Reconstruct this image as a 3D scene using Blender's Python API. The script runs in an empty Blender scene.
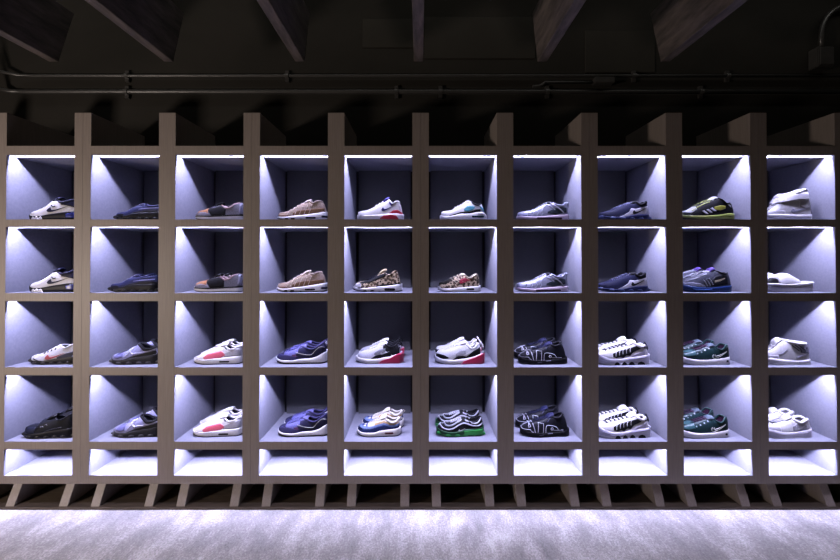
import bpy, bmesh, math, random
import numpy as np
from mathutils import Vector

random.seed(7)
SC = bpy.context.scene
COL = SC.collection
S = 0.0062            # metres per photo pixel in the shelf's front plane
D = 2.46              # camera to front plane
F = D / S             # focal length in pixels
EYE = 1.541
HY = 258.0            # horizon row
CX = 420.0

PIT = 0.0084          # slight upward pitch of the camera, radians
YAX = HY - F * math.tan(PIT)
def ZP(y): return EYE + D * math.tan(PIT + math.atan((YAX - y) / F))
def SR(z): return (D * math.cos(PIT) + (z - EYE) * math.sin(PIT)) / F     # metres per pixel at height z

# ------------------------------------------------------------------ materials
def lin(c): return c / 12.92 if c <= 0.04045 else ((c + 0.055) / 1.055) ** 2.4
def hexc(h):
    h = h.lstrip('#')
    return tuple(lin(int(h[i:i + 2], 16) / 255) for i in (0, 2, 4)) + (1.0,)

MATS = {}
def base_mat(name):
    m = bpy.data.materials.new(name); m.use_nodes = True
    nt = m.node_tree
    return m, nt, nt.nodes['Principled BSDF']

def mat(h, rough=0.55, kind='leather', metal=0.0):
    """procedural shoe material: colour with fine woven / grained variation"""
    key = (h, rough, kind, metal)
    if key in MATS: return MATS[key]
    m, nt, p = base_mat('shoe_%s_%s' % (kind, h.lstrip('#')))
    p.inputs['Roughness'].default_value = rough
    p.inputs['Metallic'].default_value = metal
    N = nt.nodes; Lk = nt.links
    tc = N.new('ShaderNodeTexCoord')
    c = tuple(x * (0.56 if kind == 'rubber' else 0.41 if h in ('#e6e4e4', '#e4e2e8', '#e8e6ea', '#dad8dc', '#dcdae0', '#dad8e0') else 0.38) for x in hexc(h)[:3]) + (1.0,)
    p.inputs['Specular IOR Level'].default_value = 0.10 + 0.25 * min(1, max(c[:3]) / 0.25)
    if kind == 'leopard':
        v = N.new('ShaderNodeTexVoronoi'); v.inputs['Scale'].default_value = 75
        n = N.new('ShaderNodeTexNoise'); n.inputs['Scale'].default_value = 60
        mp = N.new('ShaderNodeMixRGB'); mp.inputs[0].default_value = 0.012
        Lk.new(tc.outputs['Object'], n.inputs['Vector'])
        Lk.new(tc.outputs['Object'], mp.inputs[1]); Lk.new(n.outputs['Color'], mp.inputs[2])
        Lk.new(mp.outputs[0], v.inputs['Vector'])
        r = N.new('ShaderNodeValToRGB'); e = r.color_ramp.elements
        e[0].position = 0.0; e[0].color = hexc('#8a6840')
        e[1].position = 0.30; e[1].color = hexc('#15110e')
        for pos, col in ((0.22, '#7a5a38'), (0.50, '#1c1612'), (0.56, '#c8b294')):
            q = r.color_ramp.elements.new(pos); q.color = hexc(col)
        for el in e: el.color = tuple(x * 0.42 for x in el.color[:3]) + (1.0,)
        Lk.new(v.outputs['Distance'], r.inputs[0]); Lk.new(r.outputs[0], p.inputs['Base Color'])
    else:
        n = N.new('ShaderNodeTexNoise')
        n.inputs['Scale'].default_value = {'knit': 420, 'mesh': 300, 'leather': 90, 'rubber': 60, 'suede': 160, 'gel': 40}.get(kind, 90)
        n.inputs['Detail'].default_value = 3
        Lk.new(tc.outputs['Object'], n.inputs['Vector'])
        r = N.new('ShaderNodeValToRGB'); e = r.color_ramp.elements
        amp = {'knit': 0.35, 'mesh': 0.4, 'suede': 0.25}.get(kind, 0.08)
        e[0].position = 0.3; e[0].color = tuple(x * (1 - amp) for x in c[:3]) + (1,)
        e[1].position = 0.7; e[1].color = tuple(min(1, x * (1 + amp * 0.7)) for x in c[:3]) + (1,)
        Lk.new(n.outputs['Fac'], r.inputs[0]); Lk.new(r.outputs[0], p.inputs['Base Color'])
        b = N.new('ShaderNodeBump'); b.inputs['Strength'].default_value = 0.12; b.inputs['Distance'].default_value = 0.001
        Lk.new(n.outputs['Fac'], b.inputs['Height']); Lk.new(b.outputs[0], p.inputs['Normal'])
        if kind == 'gel':
            p.inputs['Transmission Weight'].default_value = 0.25
            p.inputs['Roughness'].default_value = 0.32
            p.inputs['Coat Weight'].default_value = 0.0
    MATS[key] = m
    return m

def surf_mat(name, c1, c2, scale=(1, 1, 1), nscale=8, rough=0.6, bump=0.1, detail=6, dist=0.003, p0=0.3, p1=0.7, spec=0.5):
    m, nt, p = base_mat(name)
    N = nt.nodes; Lk = nt.links
    tc = N.new('ShaderNodeTexCoord'); mp = N.new('ShaderNodeMapping')
    mp.inputs['Scale'].default_value = scale
    n = N.new('ShaderNodeTexNoise'); n.inputs['Scale'].default_value = nscale; n.inputs['Detail'].default_value = detail
    n.inputs['Roughness'].default_value = 0.62
    r = N.new('ShaderNodeValToRGB'); e = r.color_ramp.elements
    e[0].position = p0; e[0].color = tuple(c1) + (1,); e[1].position = p1; e[1].color = tuple(c2) + (1,)
    Lk.new(tc.outputs['Object'], mp.inputs[0]); Lk.new(mp.outputs[0], n.inputs['Vector'])
    Lk.new(n.outputs['Fac'], r.inputs[0]); Lk.new(r.outputs[0], p.inputs['Base Color'])
    b = N.new('ShaderNodeBump'); b.inputs['Strength'].default_value = bump; b.inputs['Distance'].default_value = dist
    Lk.new(n.outputs['Fac'], b.inputs['Height']); Lk.new(b.outputs[0], p.inputs['Normal'])
    p.inputs['Roughness'].default_value = rough
    p.inputs['Specular IOR Level'].default_value = spec
    return m

M_TAUPE = surf_mat('taupe_wood_veneer', (0.150, 0.126, 0.112), (0.200, 0.170, 0.152), (30, 30, 1.2), 5, 0.55, 0.05)
M_LINING = surf_mat('grey_laminate_lining', (0.122, 0.124, 0.150), (0.150, 0.152, 0.182), (6, 6, 6), 12, 0.6, 0.04, spec=0.15)
M_CHANNEL = surf_mat('dark_led_channel', (0.026, 0.026, 0.026), (0.03, 0.03, 0.03), (1, 1, 1), 20, 0.8, 0.0, spec=0.0)  # coloured near black to cut stray LED bounce into the cubbies
M_CHLIP = surf_mat('pale_led_lip', (0.30, 0.30, 0.30), (0.34, 0.34, 0.34), (1, 1, 1), 20, 0.8, 0.0, spec=0.0)  # same channel, lip face coloured paler so the LED line shows bright
M_BACK = surf_mat('dark_grey_back_board', (0.050, 0.050, 0.053), (0.066, 0.066, 0.069), (4, 4, 25), 9, 0.6, 0.04)
M_CARC = surf_mat('black_carcass_board', (0.010, 0.010, 0.011), (0.016, 0.016, 0.017), (4, 4, 4), 9, 0.7, 0.02)
M_WALL = surf_mat('charcoal_plaster_wall', (0.015, 0.014, 0.0115), (0.022, 0.020, 0.017), (1, 1, 1.6), 1.6, 0.9, 0.1, spec=0.2)
M_WALL2 = surf_mat('lighter_patched_plaster', (0.024, 0.022, 0.0185), (0.029, 0.027, 0.0225), (1, 1, 1), 3, 0.9, 0.1, spec=0.2)
M_CEIL = surf_mat('black_ceiling_paint', (0.015, 0.014, 0.013), (0.022, 0.02, 0.018), (1, 1, 1), 3, 0.9, 0.1, spec=0.2)
M_BEAM = surf_mat('weathered_dark_timber', (0.024, 0.020, 0.019), (0.125, 0.100, 0.092), (7, 1.6, 7), 3.2, 0.75, 0.4, 9, 0.006, 0.32, 0.72)
M_PLINTH = surf_mat('dark_brown_planks', (0.030, 0.022, 0.016), (0.085, 0.062, 0.044), (1.5, 14, 14), 4, 0.6, 0.3, 8)
M_PIPE = surf_mat('black_painted_pipe', (0.035, 0.034, 0.033), (0.05, 0.048, 0.046), (1, 1, 1), 20, 0.35, 0.05)
M_STEEL = surf_mat('dull_steel_rod', (0.12, 0.12, 0.12), (0.16, 0.16, 0.16), (1, 1, 1), 20, 0.45, 0.02)

def floor_mat():
    m, nt, p = base_mat('brushed_concrete_floor')
    N = nt.nodes; Lk = nt.links
    tc = N.new('ShaderNodeTexCoord')
    def noise(scale, mapscale, rot, detail):
        mp = N.new('ShaderNodeMapping'); mp.inputs['Scale'].default_value = mapscale; mp.inputs['Rotation'].default_value = (0, 0, rot)
        n = N.new('ShaderNodeTexNoise'); n.inputs['Scale'].default_value = scale; n.inputs['Detail'].default_value = detail; n.inputs['Roughness'].default_value = 0.7
        Lk.new(tc.outputs['Object'], mp.inputs[0]); Lk.new(mp.outputs[0], n.inputs['Vector']); return n
    a = noise(7.0, (1.0, 0.42, 1), 0.12, 9); b = noise(1.6, (1, 0.8, 1), 0.3, 4); c = noise(110, (1, 0.7, 1), 0, 2)
    mx = N.new('ShaderNodeMixRGB'); mx.inputs[0].default_value = 0.35
    Lk.new(a.outputs['Fac'], mx.inputs[1]); Lk.new(b.outputs['Fac'], mx.inputs[2])
    my = N.new('ShaderNodeMixRGB'); my.inputs[0].default_value = 0.30
    Lk.new(mx.outputs[0], my.inputs[1]); Lk.new(c.outputs['Fac'], my.inputs[2])
    r = N.new('ShaderNodeValToRGB'); e = r.color_ramp.elements
    e[0].position = 0.38; e[0].color = (0.12, 0.115, 0.112, 1); e[1].position = 0.62; e[1].color = (0.44, 0.42, 0.395, 1)
    q = e.new(0.5); q.color = (0.225, 0.213, 0.20, 1)
    Lk.new(my.outputs[0], r.inputs[0]); Lk.new(r.outputs[0], p.inputs['Base Color'])
    bp = N.new('ShaderNodeBump'); bp.inputs['Strength'].default_value = 0.25; bp.inputs['Distance'].default_value = 0.004
    Lk.new(my.outputs[0], bp.inputs['Height']); Lk.new(bp.outputs[0], p.inputs['Normal'])
    p.inputs['Roughness'].default_value = 0.7
    p.inputs['Specular IOR Level'].default_value = 0.25
    return m
M_FLOOR = floor_mat()

def led_mat(strength):
    m = bpy.data.materials.new('led_diffuser'); m.use_nodes = True
    nt = m.node_tree; nt.nodes.clear()
    o = nt.nodes.new('ShaderNodeOutputMaterial'); e = nt.nodes.new('ShaderNodeEmission')
    e.inputs['Color'].default_value = (0.62, 0.61, 1.0, 1); e.inputs['Strength'].default_value = strength
    nt.links.new(e.outputs[0], o.inputs[0])
    return m
M_LED = led_mat(1330.0)

# ------------------------------------------------------------------ mesh helpers
def link(name, bm, mats, parent=None, smooth=False, recalc=True):
    if recalc: bmesh.ops.recalc_face_normals(bm, faces=bm.faces)
    me = bpy.data.meshes.new(name)
    bm.to_mesh(me); bm.free()
    if smooth:
        for p in me.polygons: p.use_smooth = True
    for m in (mats if isinstance(mats, (list, tuple)) else [mats]): me.materials.append(m)
    o = bpy.data.objects.new(name, me); COL.objects.link(o)
    if parent: o.parent = parent
    return o

def box(bm, x0, x1, y0, y1, z0, z1, mi=0):
    v = [bm.verts.new((x, y, z)) for z in (z0, z1) for y in (y0, y1) for x in (x0, x1)]
    out = []
    for f in ((0, 1, 3, 2), (4, 6, 7, 5), (0, 4, 5, 1), (2, 3, 7, 6), (0, 2, 6, 4), (1, 5, 7, 3)):
        fc = bm.faces.new([v[i] for i in f]); fc.material_index = mi; out.append(fc)
    return out

def bevel_all(bm, w, seg=1):
    bmesh.ops.bevel(bm, geom=bm.edges[:], offset=w, segments=seg, affect='EDGES')

def prism_x(bm, prof, x0, x1):
    """extrude a (y,z) profile along x"""
    a = [bm.verts.new((x0, y, z)) for y, z in prof]; b = [bm.verts.new((x1, y, z)) for y, z in prof]
    n = len(prof)
    bm.faces.new(a); bm.faces.new(b[::-1])
    for i in range(n): bm.faces.new([a[i], b[i], b[(i + 1) % n], a[(i + 1) % n]])

def tube(bm, pts, r, sides=8, closed=False, rfun=None):
    pts = [Vector(p) for p in pts]; n = len(pts); rings = []
    prev = None
    for i, p in enumerate(pts):
        if closed: t = pts[(i + 1) % n] - pts[i - 1]
        else: t = pts[min(i + 1, n - 1)] - pts[max(i - 1, 0)]
        if t.length < 1e-9: t = Vector((1, 0, 0))
        t.normalize()
        if prev is None:
            up = Vector((0, 0, 1)) if abs(t.z) < 0.9 else Vector((0, 1, 0))
            a = t.cross(up).normalized()
        else:
            a = (prev - t * prev.dot(t))
            a = a.normalized() if a.length > 1e-6 else t.orthogonal().normalized()
        prev = a; b = t.cross(a)
        rr = r if rfun is None else rfun(i / (n - 1))
        rings.append([bm.verts.new(p + (a * math.cos(2 * math.pi * k / sides) + b * math.sin(2 * math.pi * k / sides)) * rr) for k in range(sides)])
    m = n if closed else n - 1
    for i in range(m):
        A, B = rings[i], rings[(i + 1) % n]
        for k in range(sides): bm.faces.new([A[k], A[(k + 1) % sides], B[(k + 1) % sides], B[k]])
    if not closed:
        bm.faces.new(rings[0][::-1]); bm.faces.new(rings[-1])

def tag(o, label, cat, group=None, kind=None):
    o['label'] = label; o['category'] = cat
    if group: o['group'] = group
    if kind: o['kind'] = kind
    return o

def structure(o): o['kind'] = 'structure'; return o

def empty(name, loc):
    o = bpy.data.objects.new(name, None); COL.objects.link(o); o.location = loc
    o.empty_display_size = 0.1
    return o

def copy_tree(o):
    c = o.copy(); COL.objects.link(c)
    for ch in list(o.children):
        d = copy_tree(ch); d.parent = c
    return c

# ------------------------------------------------------------------ room
bm = bmesh.new(); box(bm, -7, 7, -7, 1.0, -0.1, 0.0); structure(link('floor', bm, M_FLOOR))
bm = bmesh.new(); box(bm, -7, 7, 0.52, 0.72, 0.0, 3.7); structure(link('wall_back', bm, M_WALL))
bm = bmesh.new(); box(bm, -7, 7, -7, 0.52, 3.7, 3.85); structure(link('ceiling', bm, M_CEIL))
# long dark plank deck under the shelving
bm = bmesh.new(); box(bm, -3.6, 3.6, -0.018, 0.505, 0.0, 0.013); bevel_all(bm, 0.002)
structure(link('trim_1', bm, M_PLINTH))

def wall_x(px, d): return (px - CX) / F * d
def wall_z(py, d): return EYE + (HY - py) / F * d
# paler repaired plaster fields, high on the wall
for k, (a, b, c, e) in enumerate(((362, 413, 18, 47), (424, 535, 16, 58), (585, 655, 30, 72))):
    bm = bmesh.new()
    box(bm, wall_x(a, 2.98), wall_x(b, 2.98), 0.512, 0.522, wall_z(e, 2.98), wall_z(c, 2.98)); bevel_all(bm, 0.003)
    structure(link('trim_%d' % (k + 2), bm, M_WALL2))

# conduits on the wall
def pipe(name, pts, r, label, clamps):
    bm = bmesh.new(); tube(bm, pts, r, 10)
    o = link(name, bm, M_PIPE, smooth=True); tag(o, label, 'pipe', 'conduit pipes high on the wall')
    for cx, cz in clamps:
        bm = bmesh.new()
        tube(bm, [(cx - 0.014, yw, cz), (cx + 0.014, yw, cz)], r + 0.005, 10)
        box(bm, cx - 0.014, cx + 0.014, 0.500, 0.5195, cz - r - 0.03, cz + r + 0.03)
        link('pipe_clamp', bm, M_PIPE, o)
zl = wall_z(92, 2.97); zu = wall_z(76, 2.97)
yw = 0.52 - 0.024
pipe('conduit_pipe', [(-3.25, 0.1, zl), (-3.12, yw - 0.06, zl), (-3.06, yw - 0.01, zl), (-2.98, yw, zl), (0, yw, zl), (3.6, yw, zl)], 0.016,
     'lower thick black conduit pipe running along the dark back wall', [(-2.2, zl), (-0.18, zl), (0.15, zl), (0.95, zl), (2.1, zl)])
pipe('conduit_pipe', [(-3.3, 0.0, zu + 0.01), (-3.12, yw - 0.08, zu + 0.006), (-3.0, yw - 0.01, zu), (-2.9, yw, zu), (0, yw, zu), (3.6, yw, zu)], 0.011,
     'upper thin black conduit pipe running along the dark back wall', [(-2.2, zu), (-1.0, zu), (1.6, zu), (2.3, zu)])
bxx = wall_x(592, 2.97)
t = empty('junction_box', (bxx, 0.52, zl)); tag(t, 'black junction box with a short bent conduit between the two long pipes', 'junction box', 'wall junction boxes')
bm = bmesh.new(); box(bm, 0, wall_x(612, 2.97) - bxx, -0.065, -0.0005, 0.052, 0.098); bevel_all(bm, 0.006, 2); link('box_body', bm, M_PIPE, t)
x0 = wall_x(532, 2.97) - bxx
pts = [(x0, yw - 0.52, 0.040)] + [(x0 + 0.09 * math.sin(a), yw - 0.52, 0.040 + 0.031 * (1 - math.cos(a))) for a in [k / 6 * math.pi / 2 for k in range(7)]] + [(0.005, yw - 0.52, 0.071)]
bm = bmesh.new(); tube(bm, pts, 0.010, 10); link('conduit', bm, M_PIPE, t, True)
# right end: box with a conduit that swings up
jx = wall_x(818, 2.97); jz0, jz1 = wall_z(70, 2.97), wall_z(50, 2.97)
t = empty('junction_box', (jx, 0.52, jz0)); tag(t, 'tall black junction box with latch under a curved conduit', 'junction box', 'wall junction boxes')
bm = bmesh.new(); box(bm, -0.06, 0.06, -0.08, -0.0005, 0, jz1 - jz0); bevel_all(bm, 0.006, 2); link('box_body', bm, M_PIPE, t)
bm = bmesh.new(); box(bm, -0.05, 0.05, -0.088, -0.0795, 0.012, jz1 - jz0 - 0.012); bevel_all(bm, 0.002); link('box_cover', bm, M_PIPE, t)
h0 = jz1 - jz0
pts = [(0, -0.044, h0 - 0.005)] + [(0.20 * (1 - math.cos(a)), -0.044, h0 + 0.10 + 0.22 * math.sin(a)) for a in [i / 8 * math.pi / 2 for i in range(9)]] + [(0.6, -0.044, h0 + 0.34)]
bm = bmesh.new(); tube(bm, pts, 0.016, 10); link('conduit', bm, M_PIPE, t, True)
bm = bmesh.new(); box(bm, 0.36, 0.39, -0.064, -0.0005, h0 + 0.29, h0 + 0.36); link('pipe_clamp', bm, M_PIPE, t)

# hanging timber beams, each with hanger rods up to the ceiling
BEAM_D = 2.50
zb0 = EYE + (HY - 61) / F * BEAM_D
def beam(px, label):
    x = (px - CX) / F * BEAM_D
    o = empty('timber_beam', (x, 0, zb0)); tag(o, label, 'beam', 'hanging timber beams', 'thing')
    w = 0.030; ye = BEAM_D - D; h = 0.375
    bm = bmesh.new(); prism_x(bm, [(-4.2, 0), (ye, 0), (ye + 0.11, h), (-4.2, h)], -w, w); bevel_all(bm, 0.003)
    link('beam_body', bm, M_BEAM, o)
    for yy in (-0.95, -3.4):
        bm = bmesh.new(); tube(bm, [(0, yy, h - 0.01), (0, yy, 3.7 - zb0 + 0.01)], 0.012, 10); link('hanger_rod', bm, M_STEEL, o, True)
beam(52, 'dark weathered timber beam over the cubbies of navy-collared sneakers')
beam(167.3, 'dark weathered timber beam over the cubbies of black saddle sneakers')
beam(299, 'dark weathered timber beam over the cubbies of tan layered sneakers')
beam(418, 'dark weathered timber beam seen edge-on over the middle of the shelving')
beam(542, 'dark weathered timber beam over the cubbies of silver sneakers')
beam(665.6, 'dark weathered timber beam nearest the curved conduit and junction box')

# ------------------------------------------------------------------ shelving units
PITCH = 0.52484
OW = 0.4225                      # opening width
PW = PITCH - OW                    # post width
UW = 2 * PITCH
FLOORS = [ZP(219.4), ZP(293.0), ZP(367.3), ZP(441.7), ZP(475.5)]
CEILS = [ZP(155.0), ZP(227.0), ZP(301.2), ZP(375.3), ZP(449.6)]
TOPB = ZP(145.9); POST = ZP(112.8); BOT = ZP(483.8); DEP = 0.444
X_SEAM0 = -4 * PITCH          # first seam between units

def post_mesh(bm, x0, x1):
    """upright: veneered front edge, lined cheeks, veneer above the top board"""
    for z0, z1, up in ((BOT, TOPB, False), (TOPB, POST, True)):
        fs = box(bm, x0, x1, 0, DEP + 0.035, z0, z1)
        for i, f in enumerate(fs):
            if up or i in (0, 1, 2): f.material_index = 0
            else: f.material_index = 1
    bmesh.ops.remove_doubles(bm, verts=bm.verts, dist=1e-6)

def shelf_mesh(bm, x0, x1, z0, z1, channel):
    yb = DEP + 0.03
    if channel:
        prof = [(0, z0), (0.018, z0), (0.018, z0 + 0.037), (0.059, z0 + 0.037), (0.059, z0), (yb, z0), (yb, z1), (0, z1)]
    else:
        prof = [(0, z0), (yb, z0), (yb, z1), (0, z1)]
    prism_x(bm, prof, x0, x1)
    bm.normal_update()
    for f in bm.faces:
        c = f.calc_center_median()
        if c.y < 1e-4: f.material_index = 0
        elif channel and abs(c.y - 0.059) < 1e-4: f.material_index = 3
        elif channel and c.y < 0.0595 and c.z < z0 + 0.0375 and not (c.y < 0.0175): f.material_index = 2
        else: f.material_index = 1

def make_unit():
    root = empty('shelving_unit', (0, 0, 0))
    for x0, x1 in ((0.0006, PW / 2), (PITCH - PW / 2, PITCH + PW / 2), (UW - PW / 2, UW - 0.0006)):
        bm = bmesh.new(); post_mesh(bm, x0, x1); bm.normal_update()
        link('upright_panel', bm, [M_TAUPE, M_LINING], root)
    for c in range(2):
        a = PW / 2 + c * PITCH; b = a + OW
        e = 0.0004
        for z0, z1, ch in [(CEILS[0], TOPB, True)] + [(CEILS[i + 1], FLOORS[i], True) for i in range(4)] + [(BOT, FLOORS[4], False)]:
            bm = bmesh.new(); shelf_mesh(bm, a - e, b + e, z0, z1, ch)
            sh = link('shelf_board', bm, [M_TAUPE, M_LINING, M_CHANNEL, M_CHLIP], root)
            if ch:
                bm = bmesh.new()
                zz = z0 + 0.0355
                v = [bm.verts.new(p) for p in ((a + 0.004, 0.0185, zz), (b - 0.004, 0.0185, zz), (b - 0.004, 0.0265, zz), (a + 0.004, 0.0265, zz))]
                bm.faces.new(v[::-1])
                bm.normal_update()
                l = link('led_strip', bm, M_LED, sh, recalc=False); l['label'] = 'glowing white light strip'
        for (z0, z1) in zip(FLOORS, CEILS):
            bm = bmesh.new(); box(bm, a + 0.022, b - 0.022, DEP, DEP + 0.012, z0 - 0.002, z1 + 0.002); link('back_panel', bm, M_BACK, root)
    bm = bmesh.new(); box(bm, 0.002, UW - 0.002, DEP + 0.030, DEP + 0.042, BOT, TOPB); link('carcass_back', bm, M_CARC, root)
    off = 15.8 * S; w = 0.0272
    for x in (off, PITCH - off, PITCH + off, UW - off):
        bm = bmesh.new(); prism_x(bm, [(-0.010, 0.0132), (0.40, 0.0132), (0.40, BOT + 0.001), (0.055, BOT + 0.001)], x - w, x + w)
        bevel_all(bm, 0.0015)
        link('leg', bm, M_TAUPE, root)
    return root

UNIT_LABELS = [
    'taupe open-front shelving unit holding the navy-collared and black chunky-soled sneakers',
    'taupe open-front shelving unit holding the lavender slip-ons and white sneakers with pink panels',
    'taupe open-front shelving unit holding the tan layered sneakers and blue-banded cream pair',
    'taupe open-front shelving unit holding the green-soled pair and silver sneakers',
    'taupe open-front shelving unit holding the white chunky sneakers and dark green pairs',
    'taupe open-front shelving unit holding the white slides and white high-top sneakers',
]
u0 = make_unit()
for i in range(6):
    o = u0 if i == 0 else copy_tree(u0)
    o.location = (X_SEAM0 + (i - 1) * UW, 0, 0)
    tag(o, UNIT_LABELS[i], 'shelving unit', 'taupe shelving units along the wall')

# ------------------------------------------------------------------ sneakers
CROP = 11.05      # working pixels per photo pixel in the tracings

class Curve:
    """smooth curve y(x) through points with increasing x"""
    def __init__(s, pts):
        pts = sorted(pts); x = []; y = []
        for a, b in pts:
            if x and a - x[-1] < 1e-4: a = x[-1] + 1e-3
            x.append(a); y.append(b)
        s.x = np.array(x, float); s.y = np.array(y, float)
        h = np.diff(s.x); d = np.diff(s.y) / h
        m = np.zeros(len(x)); m[0] = d[0]; m[-1] = d[-1]
        for i in range(1, len(x) - 1):
            if d[i - 1] * d[i] > 0:
                w1 = 2 * h[i] + h[i - 1]; w2 = h[i] + 2 * h[i - 1]
                m[i] = (w1 + w2) / (w1 / d[i - 1] + w2 / d[i])
        s.m = m; s.h = h
    def __call__(s, t):
        t = min(max(t, s.x[0]), s.x[-1])
        i = int(min(max(np.searchsorted(s.x, t) - 1, 0), len(s.h) - 1))
        h = s.h[i]; q = (t - s.x[i]) / h
        return ((1 + 2 * q) * (1 - q) ** 2 * s.y[i] + q * (1 - q) ** 2 * h * s.m[i] + q * q * (3 - 2 * q) * s.y[i + 1] + q * q * (q - 1) * h * s.m[i + 1])

WPLAN = Curve([(0, 0), (0.012, .30), (0.035, .50), (.08, .72), (.15, .88), (.25, .98), (.34, 1.0), (.48, .92), (.62, .82), (.78, .76), (.88, .72), (.94, .60), (.975, .42), (.992, .22), (1, 0)])

def swoosh(x0, yb, x1, yt):
    w = x1 - x0; k = (yb - yt) / 0.36
    top = [(0, .10), (.04, .18), (.10, .25), (.17, .30), (.185, .17), (.25, .13), (.40, .155), (.65, .235), (1, .362)]
    bot = [(0, .09), (.03, .03), (.09, 0), (.16, -.005), (.25, .015), (.45, .09), (.70, .21), (1, .352)]
    return [(x0 + a * w, yb - b * k) for a, b in top], [(x0 + a * w, yb - b * k) for a, b in bot]

class Shoe:
    def __init__(s, d):
        s.d = d
        s.x0, s.x1, s.base = d['x0'], d['x1'], d['base']
        s.Lc = s.x1 - s.x0
        s.L = s.Lc / CROP * S / 0.957
        s.k = s.L / s.Lc
        s.W = d.get('W', 0.0475)
        row, colpx = d['row'], d['colpx']
        s.slope = ({1: 219, 2: 291, 3: 366, 4: 440}[row] - HY) / F
        s.sx = (colpx - CX) / F
        s.shift = -s.sx * 0.75 * s.W           # near flank drawn aside by the oblique view
        s.top = Curve([((x - s.x0) * s.k, max((s.base - y) * s.k - s.W * s.slope, 0.012)) for x, y in d['top']])
        s.sole = Curve([((x - s.x0) * s.k, (s.base - y) * s.k) for x, y in d['sole']])
        a, b = d['open']; s.o0, s.o1 = (a - s.x0) * s.k, (b - s.x0) * s.k
        s.ow = d.get('ow', 0.031)
        s.spring = d.get('spring', 0.012)
        s.ot = d.get('ot', 0.006)
    def w(s, x): return s.W * WPLAN(min(max(x / s.L, 0), 1))
    def sw(s, x):
        """sole half width, a little proud of the upper and longer"""
        e = s.d.get('flare', 0.0045)
        return (s.W + 0.0035) * WPLAN(min(max((x + e) / (s.L + 2 * e), 0), 1))
    def zground(s, x):
        q = max(0.0, 1 - x / (0.30 * s.L)); r = max(0.0, (x - 0.9 * s.L) / (0.1 * s.L))
        return s.spring * min(q, 1.1) ** 2 + 0.004 * min(r, 1.2) ** 2
    def zsole(s, x): return max(s.sole(x), s.zground(x) + s.ot + 0.006)
    def ztop(s, x): return max(s.top(x), s.zsole(x) + 0.006)
    def yr(s, x):
        if x <= s.o0 or x >= s.o1: return 0.0
        q = (x - s.o0) / (s.o1 - s.o0)
        return min(s.ow * math.sin(math.pi * q) ** 0.55, 0.86 * s.w(x))
    def pt(s, x, a, side):
        """upper surface: a from 0 (welt) to 1 (top)"""
        an = a * math.pi / 2
        zb = s.zsole(x) - 0.008; zt = s.ztop(x)
        w = s.w(x) * 0.985; yr = s.yr(x)
        e1 = 0.62; e2 = 0.92
        y = yr + (w - yr) * max(math.cos(an), 0) ** e1
        return Vector((x, side * y, zb + (zt - zb) * max(math.sin(an), 0) ** e2))
    def on_upper(s, x, z, side, off):
        """point over the flank at side-view position (x, z)"""
        x = min(max(x, 0.004), s.L - 0.004)
        zb = s.zsole(x) - 0.008; zt = s.ztop(x)
        q = min(max((z - zb) / (zt - zb), 0.0), 1.0)
        a = math.asin(q ** (1 / 0.92)) / (math.pi / 2)
        p = s.pt(x, a, side)
        a0, a1 = max(a - 0.03, 0), min(a + 0.03, 1)
        x0, x1 = max(x - 0.004, 0.002), min(x + 0.004, s.L - 0.002)
        ta = s.pt(x, a1, side) - s.pt(x, a0, side); tx = s.pt(x1, a, side) - s.pt(x0, a, side)
        n = tx.cross(ta)
        if n.length < 1e-12: n = Vector((0, side, 0))
        n.normalize()
        if n.y * side < 0 or (abs(n.y) < 1e-3 and n.z < 0): n = -n
        return p + n * off
    def on_sole(s, x, z, side, off):
        e = 0.004
        x = min(max(x, -e), s.L + e)
        nx = -1 if x < 0.03 else (1 if x > s.L - 0.03 else 0)
        return Vector((x + nx * off * 0.8, side * (s.sw(x) * 1.02 + off), z))
    def cx(s, x): return (x - s.x0) * s.k + s.shift
    def cz(s, y, f=0.25): return (s.base - y) * s.k - f * s.W * s.slope

    def build(s, name):
        d = s.d; root = empty(name, (0, 0, 0))
        L = s.L
        # stations
        us = np.concatenate([0.5 * (1 - np.cos(np.linspace(0, math.pi, 44)))])
        xs = [0.006 + u * (L - 0.010) for u in us]
        xs = sorted(set(xs + [s.o0 + 0.001, s.o0 + 0.006, s.o1 - 0.001, s.o1 - 0.006]))
        xs = [x for x in xs if 0.005 <= x <= L - 0.0035]
        NA = 12
        bm = bmesh.new()
        for side in (-1, 1):
            g = [[bm.verts.new(s.pt(x, a / NA, side)) for a in range(NA + 1)] for x in xs]
            for i in range(len(xs) - 1):
                for j in range(NA):
                    bm.faces.new([g[i][j], g[i + 1][j], g[i + 1][j + 1], g[i][j + 1]])
        # toe and heel closing faces
        bmesh.ops.remove_doubles(bm, verts=bm.verts, dist=4e-4)
        bmesh.ops.dissolve_degenerate(bm, dist=1e-5, edges=bm.edges)
        for xe in (xs[0], xs[-1]):
            es = [e for e in bm.edges if e.is_boundary and all(abs(v.co.x - xe) < 1e-5 for v in e.verts)]
            if len(es) > 2:
                try: bmesh.ops.contextual_create(bm, geom=es)
                except Exception: pass
        up = link('upper', bm, d['up'], root, True)
        # lining and padded collar
        ox = [s.o0 + (s.o1 - s.o0) * (0.5 - 0.5 * math.cos(t)) for t in np.linspace(0.05, math.pi - 0.05, 22)]
        bm = bmesh.new(); rows = []
        for x in ox:
            yr = s.yr(x); zt = s.ztop(x); zi = s.zsole(x) + 0.012
            zi = min(zi, zt - 0.01)
            prof = [(-yr - 0.001, zt - 0.001), (-yr * .92, zt * .6 + zi * .4), (-yr * .8, zi + 0.004), (0, zi), (yr * .8, zi + 0.004), (yr * .92, zt * .6 + zi * .4), (yr + 0.001, zt - 0.001)]
            rows.append([bm.verts.new((x, y, z)) for y, z in prof])
        for i in range(len(rows) - 1):
            for j in range(6): bm.faces.new([rows[i][j], rows[i][j + 1], rows[i + 1][j + 1], rows[i + 1][j]])
        bm.faces.new(rows[0]); bm.faces.new(rows[-1][::-1])
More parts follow.
